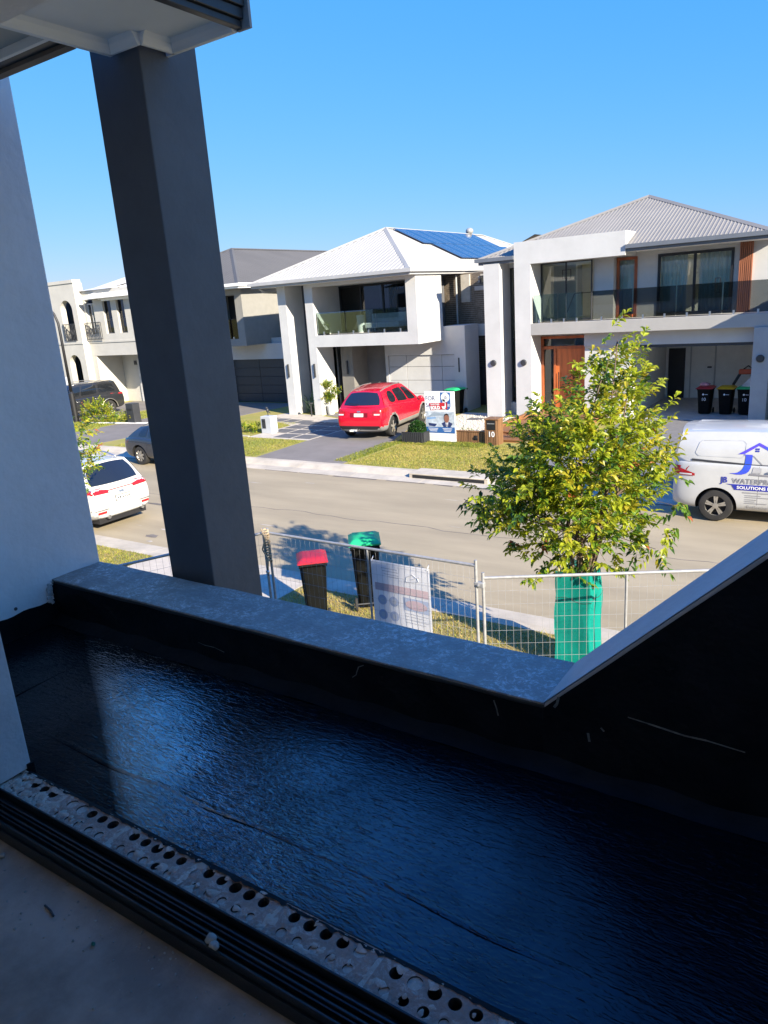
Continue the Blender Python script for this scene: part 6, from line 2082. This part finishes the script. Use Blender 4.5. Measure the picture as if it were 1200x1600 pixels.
def spoly(nm, pts, m, k=1): return MB().add([px(x, y, k) for x, y in pts], [tuple(range(len(pts)))]).build(nm, m, fs_, recalc=False)


def ell(cx, cy, rx, ry, n=22): return [(cx+rx*math.cos(2*math.pi*i/n), cy+ry*math.sin(2*math.pi*i/n)) for i in range(n)]


def rrect(x0, y0, x1, y1, r):
    out = []
    for cx, cy, a in ((x1-r, y1-r, 0), (x0+r, y1-r, 90), (x0+r, y0+r, 180), (x1-r, y0+r, 270)):
        out += [(cx+r*math.cos(math.radians(a+q)), cy+r*math.sin(math.radians(a+q))) for q in (0, 30, 60, 90)]
    return out


ux, uz = Vector((1, 0, 0)), Vector((0, 0, 1))
for s, y in (('FOR', 267), ('SALE', 332)):
    flat_text(fs_, s, .215, px(392, y, 1), ux, uz, SNAVY, 'LEFT', local=False, sx=.95)
fs_bl = [(545, 190), (643, 190), (643, 320), (636, 342), (620, 356), (604, 358), (545, 300)]
spoly('logo_panel', fs_bl, SBLUE, 2)
spoly('logo_ring', ell(594, 236, 42, 44), TRIM_W, 3)
spoly('logo_panel', [(566, 250), (590, 262), (590, 300), (600, 340), (566, 330)], TRIM_W, 3)
for dy in (0, 14):
    mb = MB()
    for a, b in (((582, 240+dy), (596, 226+dy)), ((596, 226+dy), (610, 240+dy))):
        p, q = px(*a, 4), px(*b, 4)
        d = (q-p).normalized(); nn = Vector((-d.z, 0, d.x))*.008
        mb.add([p-nn, q-nn, q+nn, p+nn], [(0, 1, 2, 3)])
    mb.build('logo_chevron', SNAVY, fs_, recalc=False)
for k in range(3):
    spoly('logo_text', [(613, 300+9*k), (636, 300+9*k), (636, 304+9*k), (613, 304+9*k)], TRIM_W, 4)
spoly('sold_sticker', [(433, 295), (608, 284), (612, 347), (442, 361)], SRED, 5)
tx, tz = (px(608, 284)-px(433, 295)).normalized(), (px(433, 295)-px(442, 361)).normalized()
flat_text(fs_, 'ANOTHER', .075, px(446, 314, 7), tx, tz, TRIM_W, 'LEFT', local=False, bold=.002)
flat_text(fs_, 'SOLD', .155, px(446, 354, 7), tx, tz, TRIM_W, 'LEFT', local=False, bold=.010, sx=.95)
spoly('hand_symbol', [(556, 320), (566, 345), (590, 345), (600, 325), (598, 290), (590, 280), (588, 318), (575, 322)], TRIM_W, 8)
spoly('hand_symbol', [(604, 290), (609, 276), (614, 290), (612, 318), (604, 318)], SRED, 9)
spoly('photo', [(388, 372), (677, 372), (677, 521), (388, 521)], SPALE, 1)
spoly('photo_roof', [(400, 430), (470, 385), (600, 392), (660, 386), (600, 410), (500, 412)], mat('sign_roof', (.30, .36, .42), .5), 2)
spoly('photo_car', [(412, 484), (500, 492), (480, 518), (420, 512)], SNAVY, 2)
spoly('photo_wall', [(400, 432), (490, 425), (492, 440), (400, 452)], mat('sign_sky', (.22, .38, .62), .5), 2)
spoly('portrait', [(548, 484), (584, 468), (600, 486), (618, 468), (658, 486), (634, 521), (566, 521)], SNAVY, 3)
spoly('portrait', [(586, 468), (616, 468), (606, 519), (594, 519)], TRIM_W, 4)
spoly('portrait', [(598, 482), (604, 482), (606, 512), (601, 518), (596, 512)], SNAVY, 5)
spoly('portrait', ell(600, 434, 25, 45), SSKIN, 5)
spoly('portrait', [(577, 420), (581, 398), (600, 388), (619, 398), (623, 420), (612, 404), (588, 404)], BLACK, 6)
spoly('blue_band', [(388, 522), (677, 522), (677, 579), (388, 579)], SBLUE, 3)
for (xa, xb) in ((410, 510), (555, 650)):
    for k, y in enumerate((533, 546, 559)):
        spoly('print_line', [(xa+8*k, y), (xb-6*k, y), (xb-6*k, y+5), (xa+8*k, y+5)], TRIM_W, 4)
for k, y in enumerate((600, 615, 632)):
    spoly('print_line', [(415, y), (655, y), (655, y+2), (415, y+2)], mat('sign_light_grey', (.55, .55, .56), .5) if k == 0 else bpy.data.materials['sign_light_grey'], 2)

# ------------------------------------------------------------------ timber slat fence and letterboxes
tf = thing('slat_fence', 'low timber slat fence between the sold sign and the letterbox', 'fence', (-11.2, 21.95, 0))
for k in range(17):
    MB().box(-11.78+.066*k, -11.732+.066*k, 21.88, 21.92, .0, .40+.004*random.random()).build('slat', SLATW, tf)
MB().box(-11.78, -10.66, 21.925, 21.965, .08, .14).box(-11.78, -10.66, 21.925, 21.965, .28, .34).build('rail', SLATW, tf)
MB().box(-11.80, -10.66, 21.86, 21.98, .406, .43).build('capping', SLATW, tf)
MB().lathe([(0, -.03), (.06, -.03), (.07, 0)], (-11.05, 21.88, .20), 'y', 14).box(-11.12, -10.98, 21.872, 21.879, .12, .28).build('step_light', BLACK, tf)
lb = thing('timber_letterbox', 'slatted timber letterbox pillar marked 10 at the end of the fence', 'letterbox', (-10.42, 21.95, 0))
MB().box(-10.62, -10.22, 21.80, 22.2, 0, .83).build('core', mat('letterbox_core', (.13, .075, .04), .7), lb)
for k in range(7):
    MB().box(-10.655+.064*k, -10.608+.064*k, 21.765, 21.798, 0, .50 if 0 < k < 6 else .84).build('slat', SLATW, lb)
for k in range(6):
    MB().box(-10.218, -10.186, 21.82+.064*k, 21.866+.064*k, 0, .84).build('slat', SLATW, lb)
MB().box(-10.67, -10.17, 21.755, 22.22, .841, .88).build('capping', SLATW, lb)
MB().box(-10.59, -10.27, 21.77, 21.799, .52, .82).build('face_plate', BLACK, lb)
MB().box(-10.57, -10.29, 21.760, 21.768, .70, .74).build('mail_slot', CHAR, lb)
for k in range(6):
    MB().box(-10.56+.045*k, -10.53+.045*k, 21.755, 21.759, .705, .735).build('print_mark', GALV, lb)
flat_text(lb, '10', .25, (-10.42, 21.758, .285), ux, uz, TRIM_W, 'CENTER', local=False, bold=.006)
lw = thing('white_letterbox', 'pale rendered letterbox pillar with a small bird ornament on top', 'letterbox', (-20.4, 21.95, 0))
MB().box(-20.68, -20.14, 21.75, 22.15, 0, .70).build('pillar', mat('pale_blue_render', (.46, .48, .50), .85, var=.05), lw, bevel=.012)
MB().box(-20.60, -20.42, 21.735, 21.752, .22, .60).build('mail_plate', CHAR, lw)
MB().box(-20.58, -20.44, 21.728, 21.734, .50, .53).build('mail_slot', BLACK, lw)
br = thing('bird_ornament', 'small dark bird ornament standing on the pale letterbox', 'ornament', (-20.42, 21.95, .70))
MB().tube([(-20.42, 21.95, .70), (-20.42, 21.95, .84)], .018, 6).build('stand', CHAR, br)
mb = MB().blob((-20.42, 21.95, .92), .07, 2, 0, squash=(.8, 1, 1.3)).blob((-20.42, 21.91, 1.03), .045, 2, 0)
mb.tube([(-20.42, 21.87, 1.03), (-20.42, 21.81, 1.02)], [.014, .003], 5).tube([(-20.42, 22.0, .86), (-20.42, 22.1, .78)], [.03, .012], 5)
mb.build('bird', CHAR, br, smooth=True)
ld = thing('dark_letterbox', 'dark grey letterbox pillar at the edge of the far left lawn', 'letterbox', (-29.9, 22.7, 0))
MB().box(-30.15, -29.62, 22.5, 22.9, 0, .95).build('pillar', CHAR, ld, bevel=.01)
MB().box(-30.05, -29.72, 22.485, 22.501, .62, .72).build('mail_slot', BLACK, ld)

# street lamp
lp = thing('street_lamp', 'tall black street lamp with a curved arm in front of the dark SUV', 'street lamp', (-33.86, 22.2, 0))
MB().tube([(-33.86, 22.2, 0), (-33.86, 22.2, 1.45)], .14, 14).lathe([(.14, 1.45), (.07, 1.55)], (-33.86, 22.2, 0), 'z', 14).build('base', BLACK, lp, smooth=40)
pts = [(-33.86, 22.2, 1.5), (-33.86, 22.2, 4.3), (-33.88, 22.2, 4.9), (-34.0, 22.15, 5.35), (-34.3, 22.05, 5.75), (-34.8, 21.9, 5.95), (-35.5, 21.7, 6.02)]
MB().tube(pts, [.075, .065, .06, .055, .05, .045, .045], 10).build('pole', BLACK, lp, smooth=True)
MB().blob((-35.8, 21.6, 6.02), .22, 2, 0, squash=(1.6, .8, .35)).build('lamp_head', GALV, lp, smooth=True)
MB().box(-33.94, -33.78, 22.05, 22.06, 1.9, 2.3).build('notice_plate', TRIM_W, lp)
# pots and seat on the centre house's balcony
pt = thing('balcony_pot', 'white cylinder pot behind the balcony glass of the centre house', 'pot', (-19.3, 27.4, 3.58))
MB().lathe([(0, 0), (.17, 0), (.2, .75), (.17, .75), (.15, .68), (0, .68)], (-19.3, 27.4, 3.58), 'z', 18).build('pot', WHITE, pt, smooth=35)
bp_ = thing('balcony_plant', 'small plant in the left corner of the centre balcony', 'potted plant', (-20.7, 26.7, 3.58))
MB().lathe([(0, 0), (.1, 0), (.13, .22), (0, .2)], (-20.7, 26.7, 3.58), 'z', 14).build('pot', CHAR, bp_)
leaf_cloud('foliage', [((-20.7+random.gauss(0, .08), 26.7+random.gauss(0, .08), 3.8+random.uniform(0, .2)), (random.gauss(0, .5), random.gauss(0, .5), .9), (.5, .4, .1, 0, 0)) for k in range(26)], [LD, LM, LY, LG, LO], bp_, leaf=.08, wid=.03, per=7, tw=.16)
ch = thing('balcony_lounge', 'pale outdoor lounge seat on the centre house balcony', 'outdoor seat', (-18.6, 27.5, 3.58))
MB().box(-19.0, -17.2, 27.2, 27.9, 3.75, 3.98).build('seat', mat('pale_cushion', (.42, .42, .40), .9), ch, bevel=.04)
MB().box(-19.0, -17.2, 27.8, 27.98, 3.98, 4.35).build('backrest', bpy.data.materials['pale_cushion'], ch, bevel=.04)
for x in (-18.95, -17.25):
    MB().box(x-.03, x+.03, 27.25, 27.85, 3.58, 3.749).build('leg', CHAR, ch)
